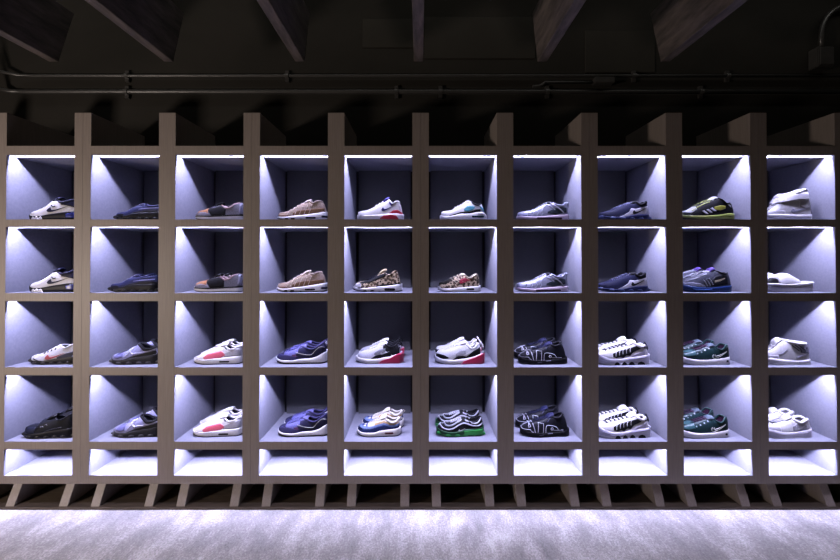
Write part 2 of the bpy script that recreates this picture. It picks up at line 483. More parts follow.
        link('lining', bm, d.get('lining', mat('#15151a', .8, 'knit')), root, True)
        rim = [(x, -s.yr(x) - 0.002, s.ztop(x)) for x in ox] + [(x, s.yr(x) + 0.002, s.ztop(x)) for x in reversed(ox)]
        bm = bmesh.new(); tube(bm, rim, d.get('rimr', 0.0055), 8, closed=True)
        link('collar', bm, d.get('collar', d['up']), root, True)
        # soles
        s.sole_part('midsole', root, d['mid'], lambda x: s.zground(x) + s.ot - 0.001, s.zsole, d.get('bulge', 1.02))
        s.sole_part('outsole', root, d['out'], s.zground, lambda x: s.zground(x) + s.ot, 1.0)
        # tongue
        if 'tongue' in d:
            (ax, ay, bx, by), tm = d['tongue'][:4], d['tongue'][4]
            P0 = Vector(((ax - s.x0) * s.k, 0, s.ztop((ax - s.x0) * s.k) - 0.004))
            P1 = Vector(((bx - s.x0) * s.k, 0, (s.base - by) * s.k - s.W * s.slope))
            bm = bmesh.new(); rows = []
            n = 9
            for i in range(n):
                q = i / (n - 1)
                c = P0.lerp(P1, q) + Vector((-0.006 * math.sin(q * math.pi), 0, 0.005 * math.sin(q * math.pi)))
                t = (P1 - P0).normalized(); nn = Vector((t.z, 0, -t.x)).normalized()
                hw = 0.022 + 0.006 * q
                if q > 0.85: hw *= 0.9
                th = 0.0045 * (1.0 if q < 0.95 else 0.6)
                ring = []
                for sg, yy in [(-1, v) for v in (-1, -.6, 0, .6, 1)] + [(1, v) for v in (1, .6, 0, -.6, -1)]:
                    ring.append(bm.verts.new(c + Vector((0, yy * hw, -0.010 * yy * yy)) + nn * (th * sg)))
                rows.append(ring)
            for i in range(n - 1):
                for j in range(10): bm.faces.new([rows[i][j], rows[i][(j + 1) % 10], rows[i + 1][(j + 1) % 10], rows[i + 1][j]])
            bm.faces.new(rows[0]); bm.faces.new(rows[-1][::-1])
            link('tongue', bm, tm, root, True)
        # laces
        if 'lace' in d:
            lx0, lx1, n, lm = d['lace'][:4]
            hw = d['lace'][4] if len(d['lace']) > 4 else 0.020
            bm = bmesh.new()
            for i in range(n):
                x = ((lx0 + (lx1 - lx0) * i / max(n - 1, 1)) - s.x0) * s.k
                for sg in (-1, 1):
                    pts = []
                    for q in np.linspace(-1, 1, 9):
                        xx = x + sg * q * 0.0055
                        zt = s.ztop(xx); zb = s.zsole(xx)
                        y = q * hw
                        w = max(s.w(xx), 0.02)
                        z = zt - (zt - zb) * 0.42 * (abs(y) / w) ** 2.2 + 0.0035 + (0.0012 if sg > 0 else 0)
                        pts.append((xx, y, z))
                    tube(bm, pts, 0.0026, 6)
            link('laces', bm, lm, root, True)
        for ov in d.get('ov', []): s.overlay(root, *ov)
        for ln in d.get('ln', []): s.line(root, *ln)
        if 'tab' in d:
            tx, ty, tm = d['tab']
            x = (tx - s.x0) * s.k; z = (s.base - ty) * s.k - s.W * s.slope
            x = min(x, L + 0.012)
            zz = s.ztop(min(x, L - 0.012)) - 0.012
            bm = bmesh.new()
            pts = [(L - 0.012, 0, zz), (L - 0.004, 0, zz + 0.4 * (z - zz)), (x - 0.002, 0, z), (x + 0.007, 0, z - 0.006), (L - 0.001, 0, zz + 0.1 * (z - zz)), (L - 0.004, 0, zz - 0.006)]
            tube(bm, pts, 0.0035, 6)
            link('pull_tab', bm, tm, root, True)
        if 'pods' in d:
            px0, px1, n, pm = d['pods']
            for i in range(n):
                x = ((px0 + (px1 - px0) * i / (n - 1)) - s.x0) * s.k
                for side in (-1, 1):
                    bm = bmesh.new()
                    xx = min(max(x, 0.012), L - 0.01)
                    r = bmesh.ops.create_uvsphere(bm, u_segments=12, v_segments=8, radius=1.0)
                    for v in r['verts']:
                        v.co = Vector((xx + v.co.x * 0.5 * (px1 - px0) / n * s.k, side * (s.sw(xx) - 0.008) + v.co.y * 0.0115, s.zground(xx) + 0.0125 + v.co.z * 0.0118))
                    link('air_pod', bm, pm, root, True)
        return root

    def sole_part(s, name, root, m, zbot, ztop, bulge):
        e = s.d.get('flare', 0.0045); L = s.L
        us = 0.5 * (1 - np.cos(np.linspace(0, math.pi, 46)))
        xs = [-e + u * (L + 2 * e) for u in us]
        lev = [(0, .90), (.06, .97), (.3, 1.0), (.6, bulge), (.9, 1.0), (1.0, .95)]
        bm = bmesh.new(); rings = {}
        for side in (-1, 1):
            for li, (f, sc) in enumerate(lev):
                rings[side, li] = [bm.verts.new((x, side * s.sw(x) * sc, zbot(x) + (ztop(x) - zbot(x)) * f)) for x in xs]
        n = len(xs)
        for side in (-1, 1):
            for li in range(len(lev) - 1):
                A, B = rings[side, li], rings[side, li + 1]
                for i in range(n - 1): bm.faces.new([A[i], A[i + 1], B[i + 1], B[i]])
        for li in (0, len(lev) - 1):
            A, B = rings[-1, li], rings[1, li]
            for i in range(n - 1): bm.faces.new([A[i], A[i + 1], B[i + 1], B[i]])
        bmesh.ops.remove_doubles(bm, verts=bm.verts, dist=2e-5)
        bmesh.ops.dissolve_degenerate(bm, dist=1e-6, edges=bm.edges)
        o = link(name, bm, m, root, True)
        return o

    def overlay(s, root, name, m, where, top, bot, th=0.0016):
        """raised panel between two side-view curves, on both flanks"""
        x0 = min(top[0][0], bot[0][0]); x1 = max(top[-1][0], bot[-1][0])
        n = int(max(6, min(44, (x1 - x0) / 9)))
        f = s.on_upper if where == 'u' else s.on_sole
        for side in (-1, 1):
            bm = bmesh.new(); g = []; h = []
            for i in range(n + 1):
                x = x0 + (x1 - x0) * i / n
                ya = np.interp(x, [p[0] for p in top], [p[1] for p in top]); yb = np.interp(x, [p[0] for p in bot], [p[1] for p in bot])
                X = s.cx(x)
                if where == 's':
                    za, zb = s.cz(ya, 0), s.cz(yb, 0)
                    Xc = min(max(X, 0), s.L)
                    zlo = s.zground(Xc) + 0.001; zhi = s.zsole(Xc) + 0.001
                    za, zb = min(max(za, zlo), zhi), min(max(zb, zlo), zhi)
                else:
                    za, zb = s.cz(ya), s.cz(yb)
                R = 6
                g.append([bm.verts.new(f(X, zb + (za - zb) * r / R, side, th)) for r in range(R + 1)])
                h.append([bm.verts.new(f(X, zb + (za - zb) * r / R, side, -0.001)) for r in range(R + 1)])
            for i in range(n):
                for r in range(R): bm.faces.new([g[i][r], g[i + 1][r], g[i + 1][r + 1], g[i][r + 1]])
                for r in (0, R): bm.faces.new([g[i][r], g[i + 1][r], h[i + 1][r], h[i][r]])
            for i in (0, n):
                for r in range(R): bm.faces.new([g[i][r], g[i][r + 1], h[i][r + 1], h[i][r]])
            link(name, bm, m, root, True)

    def line(s, root, name, m, pts, r=0.0022, where='u', closed=False, sm=True):
        q = []
        P = list(pts) + ([pts[0]] if closed else [])
        for i in range(len(P) - 1):
            a = np.array(P[max(i - 1, 0)]); b = np.array(P[i]); c = np.array(P[i + 1]); e = np.array(P[min(i + 2, len(P) - 1)])
            for t in np.linspace(0, 1, 5)[:-1]:
                if sm: q.append(0.5 * ((2 * b) + (c - a) * t + (2 * a - 5 * b + 4 * c - e) * t * t + (3 * b - a - 3 * c + e) * t ** 3))
                else: q.append(b + (c - b) * t)
        q.append(np.array(P[-1]))
        for side in (-1, 1):
            bm = bmesh.new()
            f = s.on_upper if where == 'u' else s.on_sole
            tube(bm, [f(s.cx(x), s.cz(y, .25 if where == 'u' else 0), side, r * 0.35) for x, y in q], r, 6)
            link(name, bm, m, root, True)

WHITE = mat('#e6e4e4', .5); WHITE2 = mat('#dad8dc', .55, 'mesh'); RUBW = mat('#e2e0e0', .45, 'rubber')
BLACK = mat('#131318', .5); BLK_K = mat('#16161c', .75, 'knit'); RUBK = mat('#101013', .45, 'rubber')
NAVY = mat('#171a3a', .5); NAVYK = mat('#1b1f45', .7, 'knit'); GREY = mat('#7d7c88', .8, 'suede')

def R(x0, x1, y0, y1):
    return [(x0, y0), (x1, y0)], [(x0, y1), (x1, y1)]
def CAP(x0, x1, y0, y1):
    e = (y1 - y0) / 2; m = (y0 + y1) / 2
    return ([(x0, m), (x0 + .3 * e, m - .7 * e), (x0 + e, y0), (x1 - e, y0), (x1 - .3 * e, m - .7 * e), (x1, m)],
            [(x0, m), (x0 + .3 * e, m + .7 * e), (x0 + e, y1), (x1 - e, y1), (x1 - .3 * e, m + .7 * e), (x1, m)])
def LUMP(x0, x1, y0, y1):
    m = (x0 + x1) / 2; w = (x1 - x0)
    return ([(x0, y1 - 2), (x0 + .12 * w, y0 + .35 * (y1 - y0)), (m, y0), (x1 - .12 * w, y0 + .35 * (y1 - y0)), (x1, y1 - 2)], [(x0, y1), (x1, y1)])
def cc(c): return 7 + 84.444 * (c - 1) + 34

DES = {}
DES['1a'] = dict(row=2, colpx=cc(1), x0=288, x1=828, base=418, W=.049,
    top=[(288, 375), (298, 335), (330, 312), (380, 297), (440, 270), (480, 248), (520, 215), (550, 188), (600, 195), (660, 215), (720, 205), (780, 188), (812, 188), (822, 240), (828, 320)],
    open=(585, 805), sole=[(288, 350), (330, 365), (400, 375), (470, 368), (560, 350), (650, 335), (740, 322), (828, 318)],
    up=WHITE, mid=RUBK, out=RUBK, collar=NAVY, lining=NAVYK, rimr=.008, tongue=(520, 0, 625, 150, NAVY), lace=(430, 520, 3, BLACK),
    ov=[('side_logo', NAVY, 'u', *swoosh(460, 328, 680, 262)),
        ('ankle_panel', NAVY, 'u', [(600, 236), (660, 195), (740, 175), (790, 180)], [(600, 246), (660, 255), (720, 270), (790, 290)]),
        ('heel_cushion', mat('#2a3aa0', .2, 'gel'), 's', [(660, 350), (720, 335), (800, 335)], [(660, 385), (800, 392)]),
        ('toe_bumper', RUBW, 's', *LUMP(300, 345, 378, 420)), ('toe_bumper', RUBW, 's', *LUMP(342, 388, 376, 420)), ('toe_bumper', RUBW, 's', *LUMP(384, 430, 378, 420))],
    ln=[('strap_edge', NAVY, [(500, 250), (520, 270), (545, 262)], .003)], tab=(836, 175, RUBW))
DES['1b'] = dict(row=3, colpx=cc(1), x0=295, x1=835, base=418,
    top=[(295, 370), (303, 325), (340, 305), (400, 290), (450, 270), (520, 235), (590, 203), (640, 205), (700, 218), (760, 190), (815, 168), (828, 230), (835, 320)],
    open=(600, 818), sole=[(295, 358), (360, 376), (470, 376), (560, 362), (660, 345), (760, 330), (835, 322)],
    up=mat('#dcdce2', .75, 'knit'), mid=RUBK, out=mat('#1a1a1e', .2, 'gel'), lining=BLK_K, pods=(315, 820, 7, mat('#2c2a2c', .15, 'gel')),
    ov=[('side_logo', mat('#b02840', .5), 'u', *swoosh(440, 358, 640, 290)),
        ('heel_panel', mat('#3c3c48', .6), 'u', [(560, 330), (660, 290), (760, 262), (790, 250)], [(560, 365), (660, 352), (790, 335)])] +
       [('eyelet', BLACK, 'u', *CAP(x - 10, x + 10, y - 9, y + 9)) for x, y in ((420, 290), (455, 276), (492, 262), (532, 248))],
    ln=[('edge_piping', RUBK, [(300, 350), (380, 372), (480, 372)], .003)])
DES['1c'] = dict(row=4, colpx=cc(1), x0=225, x1=775, base=430,
    top=[(225, 360), (232, 300), (270, 275), (340, 266), (385, 262), (415, 228), (480, 202), (550, 188), (620, 205), (690, 180), (745, 148), (765, 190), (775, 300)],
    open=(540, 752), sole=[(225, 372), (300, 376), (420, 368), (560, 345), (775, 325)],
    up=mat('#14161f', .55, 'mesh'), mid=RUBK, out=mat('#17171a', .2, 'gel'), lining=BLK_K, pods=(245, 760, 7, mat('#1d1c1c', .15, 'gel')),
    tongue=(480, 0, 570, 150, BLACK), lace=(400, 520, 5, mat('#2b2e3c', .6)),
    ov=[('toe_cap', mat('#161b30', .5), 'u', [(215, 330), (240, 285), (320, 268)], [(215, 365), (260, 372), (320, 368)])],
    ln=[('side_rib', mat('#2a2a30', .3), [(330, 340), (350, 310), (385, 290)], .003), ('side_rib', mat('#8c8c94', .4), [(385, 300), (400, 290), (415, 300)], .0018),
        ('side_rib', mat('#8c8c94', .4), [(425, 280), (440, 272), (450, 284)], .0018), ('side_rib', mat('#2a2a30', .3), [(430, 350), (500, 325), (600, 305)], .003)])
DES['2a'] = dict(row=2, colpx=cc(2), x0=245, x1=775, base=408,
    top=[(245, 360), (250, 322), (300, 312), (380, 298), (430, 268), (480, 243), (530, 226), (600, 238), (680, 248), (720, 240), (745, 232), (765, 260), (775, 320)],
    open=(550, 760), sole=[(245, 350), (300, 360), (400, 355), (470, 335), (560, 325), (680, 320), (775, 315)],
    up=mat('#222856', .6, 'knit'), mid=RUBK, out=mat('#151518', .2, 'gel'), lining=BLK_K, pods=(265, 785, 7, mat('#1a1a1e', .12, 'gel')),
    tongue=(480, 0, 570, 212, NAVYK), lace=(400, 520, 4, mat('#b9b9d8', .6)),
    ov=[('side_stripe', mat('#8f92c8', .5), 'u', [(480, 285), (560, 272), (700, 262)], [(480, 290), (560, 284), (700, 274)]),  # pale band paints the blue highlights along the flank
        ('side_panel', BLACK, 'u', [(390, 345), (440, 318), (540, 300), (760, 290)], [(390, 360), (440, 345), (540, 330), (760, 322)]),
        ('toe_cap', BLACK, 'u', [(228, 350), (255, 338), (330, 338)], [(228, 362), (255, 365), (330, 365)])])
DES['2b'] = dict(row=3, colpx=cc(2), x0=262, x1=785, base=418,
    top=[(262, 350), (268, 310), (310, 292), (400, 270), (470, 240), (520, 212), (560, 188), (600, 205), (650, 238), (710, 232), (755, 215), (777, 225), (785, 330)],
    open=(555, 772), sole=[(262, 352), (330, 368), (420, 362), (500, 348), (560, 338), (660, 325), (740, 310), (785, 305)],
    up=mat('#9a9ac0', .8, 'knit'), mid=mat('#232326', .5, 'rubber'), out=mat('#202024', .2, 'gel'), collar=BLK_K, rimr=.010, lining=BLK_K, pods=(285, 785, 6, mat('#4a4a50', .12, 'gel')),
    ov=[('side_panel', mat('#2c2c30', .6), 'u', [(380, 358), (460, 325), (560, 300), (680, 270), (770, 250)], [(380, 372), (460, 358), (560, 340), (770, 315)]),
        ('toe_panel', mat('#6d6da0', .85, 'knit'), 'u', [(270, 330), (300, 300), (370, 285)], [(270, 342), (320, 350), (370, 335)])],
    ln=[('cross_strap', mat('#d8d8ee', .5), [(400, 320), (445, 270), (470, 232)], .004), ('cross_strap', mat('#d8d8ee', .5), [(420, 248), (445, 275), (480, 300)], .004),
        ('side_piping', mat('#c4c4e0', .5), [(480, 295), (560, 285), (640, 268), (720, 245)], .004), ('heel_loop', mat('#a9a9cf', .6), [(700, 330), (722, 290), (712, 240)], .003)])
DES['3a'] = dict(row=2, colpx=cc(3), x0=245, x1=775, base=408, ot=.004,
    top=[(245, 365), (252, 318), (290, 296), (350, 282), (400, 265), (470, 243), (510, 228), (560, 250), (600, 268), (640, 258), (680, 225), (735, 208), (762, 225), (775, 330)],
    open=(520, 720), sole=[(245, 352), (262, 360), (400, 364), (600, 352), (775, 345)],
    up=mat('#7c7a88', .85, 'suede'), mid=RUBW, out=BLACK, collar=mat('#b89a98', .7), lining=BLK_K, tongue=(480, 0, 540, 200, BLACK), lace=(440, 530, 4, mat('#2a2a32', .7)),
    ov=[('welt', BLACK, 's', [(225, 345), (400, 358), (600, 348), (770, 340)], [(225, 368), (400, 376), (600, 366), (770, 358)]),
        ('saddle_panel', mat('#101014', .8, 'suede'), 'u', [(370, 275), (440, 240), (500, 225), (560, 255)], [(370, 300), (420, 362), (530, 358), (560, 345)]),
        ('mudguard', mat('#85828e', .85, 'suede'), 'u', [(235, 335), (290, 318), (350, 322), (400, 345)], [(235, 358), (300, 366), (400, 366)], .0022),
        ('toe_panel', mat('#b47c52', .8, 'suede'), 'u', [(250, 318), (300, 285), (372, 270)], [(250, 328), (300, 320), (372, 335)]),
        ('heel_tab', mat('#9a9ab4', .6), 'u', [(700, 205), (760, 212)], [(700, 330), (760, 340)])])
DES['3b'] = dict(row=3, colpx=cc(3), x0=245, x1=772, base=412,
    top=[(245, 370), (256, 325), (300, 298), (380, 264), (450, 236), (520, 205), (570, 192), (610, 212), (650, 232), (695, 225), (735, 205), (752, 205), (764, 245), (772, 320)],
    open=(575, 752), sole=[(245, 350), (330, 362), (450, 352), (560, 342), (660, 332), (772, 326)],
    up=WHITE, mid=RUBW, out=mat('#3a3a40', .5, 'rubber'), collar=WHITE, lining=mat('#24284a', .8, 'knit'), tongue=(520, 0, 618, 172, WHITE), lace=(420, 555, 5, WHITE),
    ov=[('side_panel', mat('#f5667e', .55), 'u', [(340, 330), (385, 296), (470, 276), (525, 264), (575, 300)], [(340, 336), (355, 352), (440, 354), (520, 340), (575, 308)]),
        ('side_panel', mat('#c8c6cc', .6), 'u', [(560, 290), (640, 250), (730, 235)], [(560, 330), (640, 325), (730, 320)]),
        ('sole_window', BLACK, 's', *CAP(510, 620, 374, 392)),
        ('eyestay_mark', mat('#2a2c50', .5), 'u', [(548, 212), (562, 206), (588, 240)], [(548, 218), (562, 236), (588, 252)])],
    ln=[('edge_piping', mat('#55555f', .5), [(258, 356), (330, 368), (450, 358)], .0015, 's')])
DES['4a'] = dict(row=2, colpx=cc(4), x0=232, x1=772, base=398,
    top=[(232, 350), (238, 312), (270, 297), (330, 288), (400, 260), (460, 224), (520, 195), (575, 178), (610, 196), (640, 200), (670, 182), (705, 180), (735, 200), (755, 260), (765, 310)],
    open=(575, 720), sole=[(232, 350), (330, 360), (450, 345), (560, 335), (660, 318), (772, 302)],
    up=mat('#b09a88', .85, 'suede'), mid=RUBW, out=mat('#2c2a2c', .5), collar=mat('#b8a698', .8, 'suede'), lining=mat('#2b2826', .8, 'knit'), tongue=(520, 0, 600, 158, mat('#cbbdb0', .8)), lace=(420, 570, 5, mat('#d0c4b8', .7)),
    ov=[('side_panel', mat('#7c5c3e', .85, 'suede'), 'u', [(400, 315), (470, 286), (560, 276), (730, 262)], [(400, 345), (480, 342), (600, 328), (730, 304)]),
        ('mudguard', mat('#8a6a58', .8, 'suede'), 'u', [(225, 338), (290, 336), (350, 340)], [(225, 352), (290, 358), (350, 360)]),
        ('sole_window', BLACK, 's', *CAP(310, 352, 374, 390)), ('sole_window', BLACK, 's', *CAP(376, 424, 374, 391)), ('sole_window', BLACK, 's', *CAP(530, 646, 360, 380)),
        ('sole_window', mat('#1c2038', .3), 's', *CAP(700, 772, 344, 368)), ('arch_gap', BLACK, 's', *LUMP(450, 525, 384, 402))],
    ln=[('side_rib', mat('#bcaa9c', .8), [(x, 345 - i * 4), (x + 14, 310 - i * 5), (x + 34, 270 - i * 9)], .0024) for i, x in enumerate((330, 372, 418, 466, 516, 566))])
DES['4b'] = dict(row=3, colpx=cc(4), x0=228, x1=775, base=405,
    top=[(228, 340), (236, 300), (280, 278), (330, 260), (400, 243), (460, 222), (520, 208), (570, 218), (620, 230), (660, 220), (715, 182), (750, 165), (766, 205), (775, 280)],
    open=(490, 745), sole=[(228, 345), (300, 362), (400, 364), (500, 350), (600, 345), (680, 325), (740, 292), (775, 280)],
    up=mat('#2d2c50', .7, 'mesh'), mid=RUBW, out=RUBK, ot=.009, collar=mat('#312f58', .7, 'mesh'), rimr=.007, lining=mat('#14142a', .8, 'knit'), tongue=(470, 0, 560, 190, mat('#6a68a0', .7)), lace=(350, 500, 6, mat('#5d5b98', .6)),
    ov=[('toe_cap', mat('#34325c', .6), 'u', [(215, 325), (260, 300), (340, 305), (440, 318), (470, 300)], [(215, 350), (300, 368), (440, 362), (470, 356)]),
        ('side_panel', mat('#1d1c34', .55), 'u', [(440, 290), (530, 302), (600, 298), (645, 252), (700, 216), (735, 218)], [(440, 330), (530, 350), (640, 342), (735, 298)]),
        ('vamp_panel', mat('#6a68a8', .7, 'mesh'), 'u', [(300, 275), (380, 250), (455, 232)], [(300, 300), (380, 318), (455, 285)], .0012),
        ('side_detail', mat('#5c3a5a', .6), 'u', [(395, 300), (430, 295), (455, 315)], [(395, 315), (430, 330), (455, 322)])],
    ln=[('side_piping', mat('#b8b8b0', .4), [(430, 275), (500, 292), (560, 303), (605, 298), (645, 255), (695, 218), (738, 226)], .0022)], tab=(760, 140, mat('#9a98a8', .5)))
DES['5a'] = dict(row=1, colpx=cc(5), x0=192, x1=697, base=442,
    top=[(192, 395), (197, 362), (220, 348), (300, 333), (360, 308), (420, 270), (480, 238), (530, 215), (560, 248), (590, 268), (610, 246), (640, 240), (665, 270), (682, 330), (690, 390)],
    open=(520, 655), sole=[(192, 378), (260, 388), (400, 384), (500, 372), (600, 365), (690, 372)],
    up=WHITE, mid=RUBW, out=mat('#c8c4c8', .5), collar=WHITE, lining=mat('#2a2660', .8, 'knit'), tongue=(480, 0, 545, 190, mat('#3a3488', .6)), lace=(400, 510, 4, WHITE),
    ov=[('side_logo', mat('#2b2672', .5), 'u', *swoosh(455, 342, 585, 285)),
        ('heel_panel', mat('#d8304a', .5), 'u', [(535, 372), (580, 334), (630, 328), (680, 358)], [(535, 380), (590, 366), (640, 366), (680, 378)]),
        ('heel_cushion', mat('#c8283e', .35, 'gel'), 's', [(440, 420), (480, 388), (560, 376), (620, 390), (640, 425)], [(440, 428), (640, 432)]),
        ('collar_panel', mat('#3a3488', .6), 'u', [(540, 230), (560, 240), (585, 262)], [(540, 262), (560, 285), (585, 275)])],
    ln=[('edge_piping', mat('#a8a6b4', .5), [(205, 386), (300, 396), (420, 392)], .0012, 's')])
DES['5b'] = dict(row=2, colpx=cc(5), x0=152, x1=680, base=390,
    top=[(152, 345), (162, 305), (200, 282), (290, 260), (360, 232), (420, 194), (470, 172), (510, 195), (545, 205), (575, 182), (605, 162), (637, 172), (655, 240), (668, 300)],
    open=(465, 625), sole=[(152, 335), (250, 348), (350, 342), (450, 330), (560, 318), (680, 305)],
    up=mat('#b49a78', .8, 'leopard'), mid=RUBW, out=mat('#2a2a2c', .5), collar=mat('#b49a78', .8, 'leopard'), lining=mat('#2a1818', .8, 'knit'), tongue=(430, 0, 512, 136, mat('#a89878', .8)), lace=(310, 450, 5, mat('#1a1c34', .7)),
    ov=[('eyestay', BLACK, 'u', [(215, 288), (300, 262), (400, 215), (500, 185)], [(215, 298), (330, 290), (420, 252), (500, 222)]),
        ('toe_cap', mat('#cfcdd2', .7), 'u', [(150, 330), (190, 292), (232, 300)], [(150, 340), (200, 350), (232, 340)]),
        ('foxing_band', mat('#17130f', .7), 'u', [(400, 322), (480, 305), (600, 298), (660, 285)], [(400, 338), (480, 330), (600, 316), (660, 306)]),
        ('sole_window', BLACK, 's', *CAP(195, 232, 332, 352)), ('sole_window', BLACK, 's', *CAP(255, 300, 368, 388)), ('sole_window', BLACK, 's', *CAP(335, 378, 368, 388)),
        ('sole_window', BLACK, 's', *CAP(485, 608, 350, 376)), ('arch_gap', BLACK, 's', *LUMP(400, 470, 376, 394))])
DES['5c'] = dict(row=3, colpx=cc(5), x0=185, x1=690, base=402,
    top=[(185, 345), (192, 300), (230, 268), (300, 248), (360, 224), (420, 196), (480, 172), (520, 190), (570, 202), (610, 190), (645, 172), (660, 205), (668, 270), (675, 310)],
    open=(480, 645), sole=[(185, 330), (240, 345), (330, 350), (420, 348), (500, 332), (560, 325), (620, 305), (690, 288)],
    up=mat('#c9c9d6', .75, 'knit'), mid=RUBW, out=mat('#26262a', .5), ot=.004, collar=BLK_K, rimr=.007, lining=BLK_K, tongue=(430, 0, 522, 158, WHITE), lace=(340, 475, 6, WHITE),
    ov=[('heel_cushion', mat('#d02a58', .15, 'gel'), 's', [(425, 400), (455, 372), (560, 338), (630, 298), (700, 262)], [(425, 404), (700, 404)], .004),
        ('side_panel', BLACK, 'u', [(335, 346), (395, 308), (470, 292), (560, 270)], [(335, 352), (420, 348), (500, 332), (560, 325)]),
        ('sock_rear', BLK_K, 'u', [(475, 205), (520, 160), (600, 160), (660, 150)], [(475, 235), (535, 288), (600, 312), (660, 300)]),
        ('vamp_panel', mat('#8a8a94', .6, 'mesh'), 'u', [(380, 280), (440, 242), (500, 235)], [(380, 300), (450, 290), (500, 270)]),
        ('side_logo', mat('#c8c8d0', .3), 'u', *swoosh(440, 300, 545, 262)), ('collar_mark', WHITE, 'u', [(505, 190), (555, 212)], [(505, 202), (555, 226)])],
    tab=(640, 135, BLACK))
DES['6c'] = dict(row=3, colpx=cc(6), x0=125, x1=655, base=405,
    top=[(125, 330), (132, 285), (160, 250), (230, 240), (300, 216), (360, 188), (420, 166), (470, 188), (520, 218), (555, 205), (580, 176), (605, 176), (618, 235), (630, 300)],
    open=(450, 600), sole=[(125, 325), (200, 348), (300, 356), (420, 345), (520, 328), (590, 305), (655, 290)],
    up=mat('#d6d6dc', .75, 'knit'), mid=RUBW, out=mat('#26262a', .5), ot=.004, collar=WHITE, rimr=.006, lining=BLK_K, tongue=(380, 0, 460, 146, WHITE), lace=(280, 420, 6, WHITE),
    ov=[('heel_cushion', mat('#e0305e', .15, 'gel'), 's', [(405, 402), (440, 372), (540, 336), (620, 300), (668, 265)], [(405, 406), (668, 406)], .004),
        ('side_panel', BLACK, 'u', [(310, 350), (360, 316), (420, 308), (470, 320)], [(310, 358), (400, 348), (470, 336)]),
        ('toe_cap', BLACK, 'u', [(120, 300), (160, 290), (220, 300), (270, 325)], [(120, 330), (200, 346), (270, 335)]),
        ('heel_panel', BLACK, 'u', [(470, 318), (540, 262), (615, 220)], [(470, 335), (540, 325), (615, 302)]),
        ('side_piping', WHITE, 'u', [(450, 300), (520, 255), (590, 160)], [(450, 312), (530, 268), (590, 200)], .003),
        ('vamp_panel', mat('#b0aeb8', .7, 'mesh'), 'u', [(350, 290), (400, 250), (460, 250)], [(350, 320), (410, 302), (460, 290)])],
    tab=(612, 140, WHITE))
DES['5d'] = dict(row=4, colpx=cc(5), x0=195, x1=660, base=410,
    top=[(195, 335), (203, 290), (235, 268), (290, 264), (350, 243), (420, 212), (475, 190), (530, 205), (570, 228), (615, 220), (643, 200), (655, 240), (660, 300)],
    open=(480, 645), sole=[(195, 345), (260, 362), (380, 362), (430, 348), (520, 336), (660, 322)],
    up=mat('#d8d2c2', .8, 'suede'), mid=mat('#e4dfd8', .5, 'rubber'), out=mat('#2b3348', .5), collar=mat('#ddd8cc', .8, 'suede'), rimr=.007, lining=mat('#c8c2b4', .8, 'knit'), tongue=(430, 0, 512, 160, mat('#e0dac8', .8)), lace=(330, 470, 6, mat('#e6e0d0', .7)),
    ov=[('lower_band', mat('#1c2a5a', .8, 'suede'), 'u', [(190, 300), (260, 322), (330, 320), (420, 292), (480, 276), (560, 300), (655, 292)], [(190, 345), (260, 366), (380, 366), (430, 350), (520, 340), (655, 326)]),
        ('middle_band', mat('#7286b2', .8, 'suede'), 'u', [(200, 282), (260, 298), (330, 298), (420, 272), (480, 256), (560, 280), (655, 266)], [(200, 300), (260, 322), (330, 320), (420, 292), (480, 276), (560, 300), (655, 292)], .0012),
        ('upper_band', mat('#c2a070', .8, 'suede'), 'u', [(380, 265), (430, 252), (480, 238), (560, 262), (640, 252)], [(380, 285), (430, 270), (480, 256), (560, 280), (640, 268)], .0010),
        ('toe_cap', mat('#3c4a84', .8, 'suede'), 'u', [(195, 285), (230, 255), (300, 262)], [(195, 300), (240, 315), (300, 305)], .0009),
        ('sole_window', mat('#5a2026', .3), 's', *CAP(488, 586, 362, 382)), ('side_logo', WHITE, 'u', *swoosh(420, 352, 480, 330))],
    tab=(668, 185, mat('#d8d2c2', .7)))
DES['6a'] = dict(row=1, colpx=cc(6), x0=180, x1=683, base=440,
    top=[(180, 392), (186, 355), (220, 342), (300, 332), (340, 302), (400, 275), (450, 247), (500, 235), (540, 265), (590, 280), (625, 264), (645, 300), (662, 350), (672, 385)],
    open=(490, 635), sole=[(180, 382), (240, 398), (300, 390), (400, 370), (500, 366), (580, 350), (640, 352), (683, 380)],
    up=WHITE, mid=RUBW, out=mat('#c0bcc4', .5), collar=mat('#1b1c22', .6), lining=BLK_K, tongue=(440, 0, 512, 228, WHITE), lace=(340, 460, 5, WHITE),
    ov=[('side_stripe', BLACK, 'u', [(280, 388), (340, 372), (400, 352), (500, 346), (570, 322), (620, 318)], [(280, 396), (340, 388), (400, 372), (500, 368), (570, 350), (620, 345)]),
        ('side_panel', mat('#58a8b8', .5), 'u', [(438, 318), (475, 284), (520, 280), (560, 292)], [(438, 336), (480, 346), (530, 332), (560, 305)]),
        ('heel_tab', mat('#4c98b0', .5), 'u', [(615, 285), (660, 310)], [(615, 305), (660, 350)]),
        ('sole_window', mat('#16313c', .3), 's', *CAP(520, 662, 388, 410)), ('sole_window', mat('#4a4a54', .4), 's', *CAP(585, 650, 366, 374))])
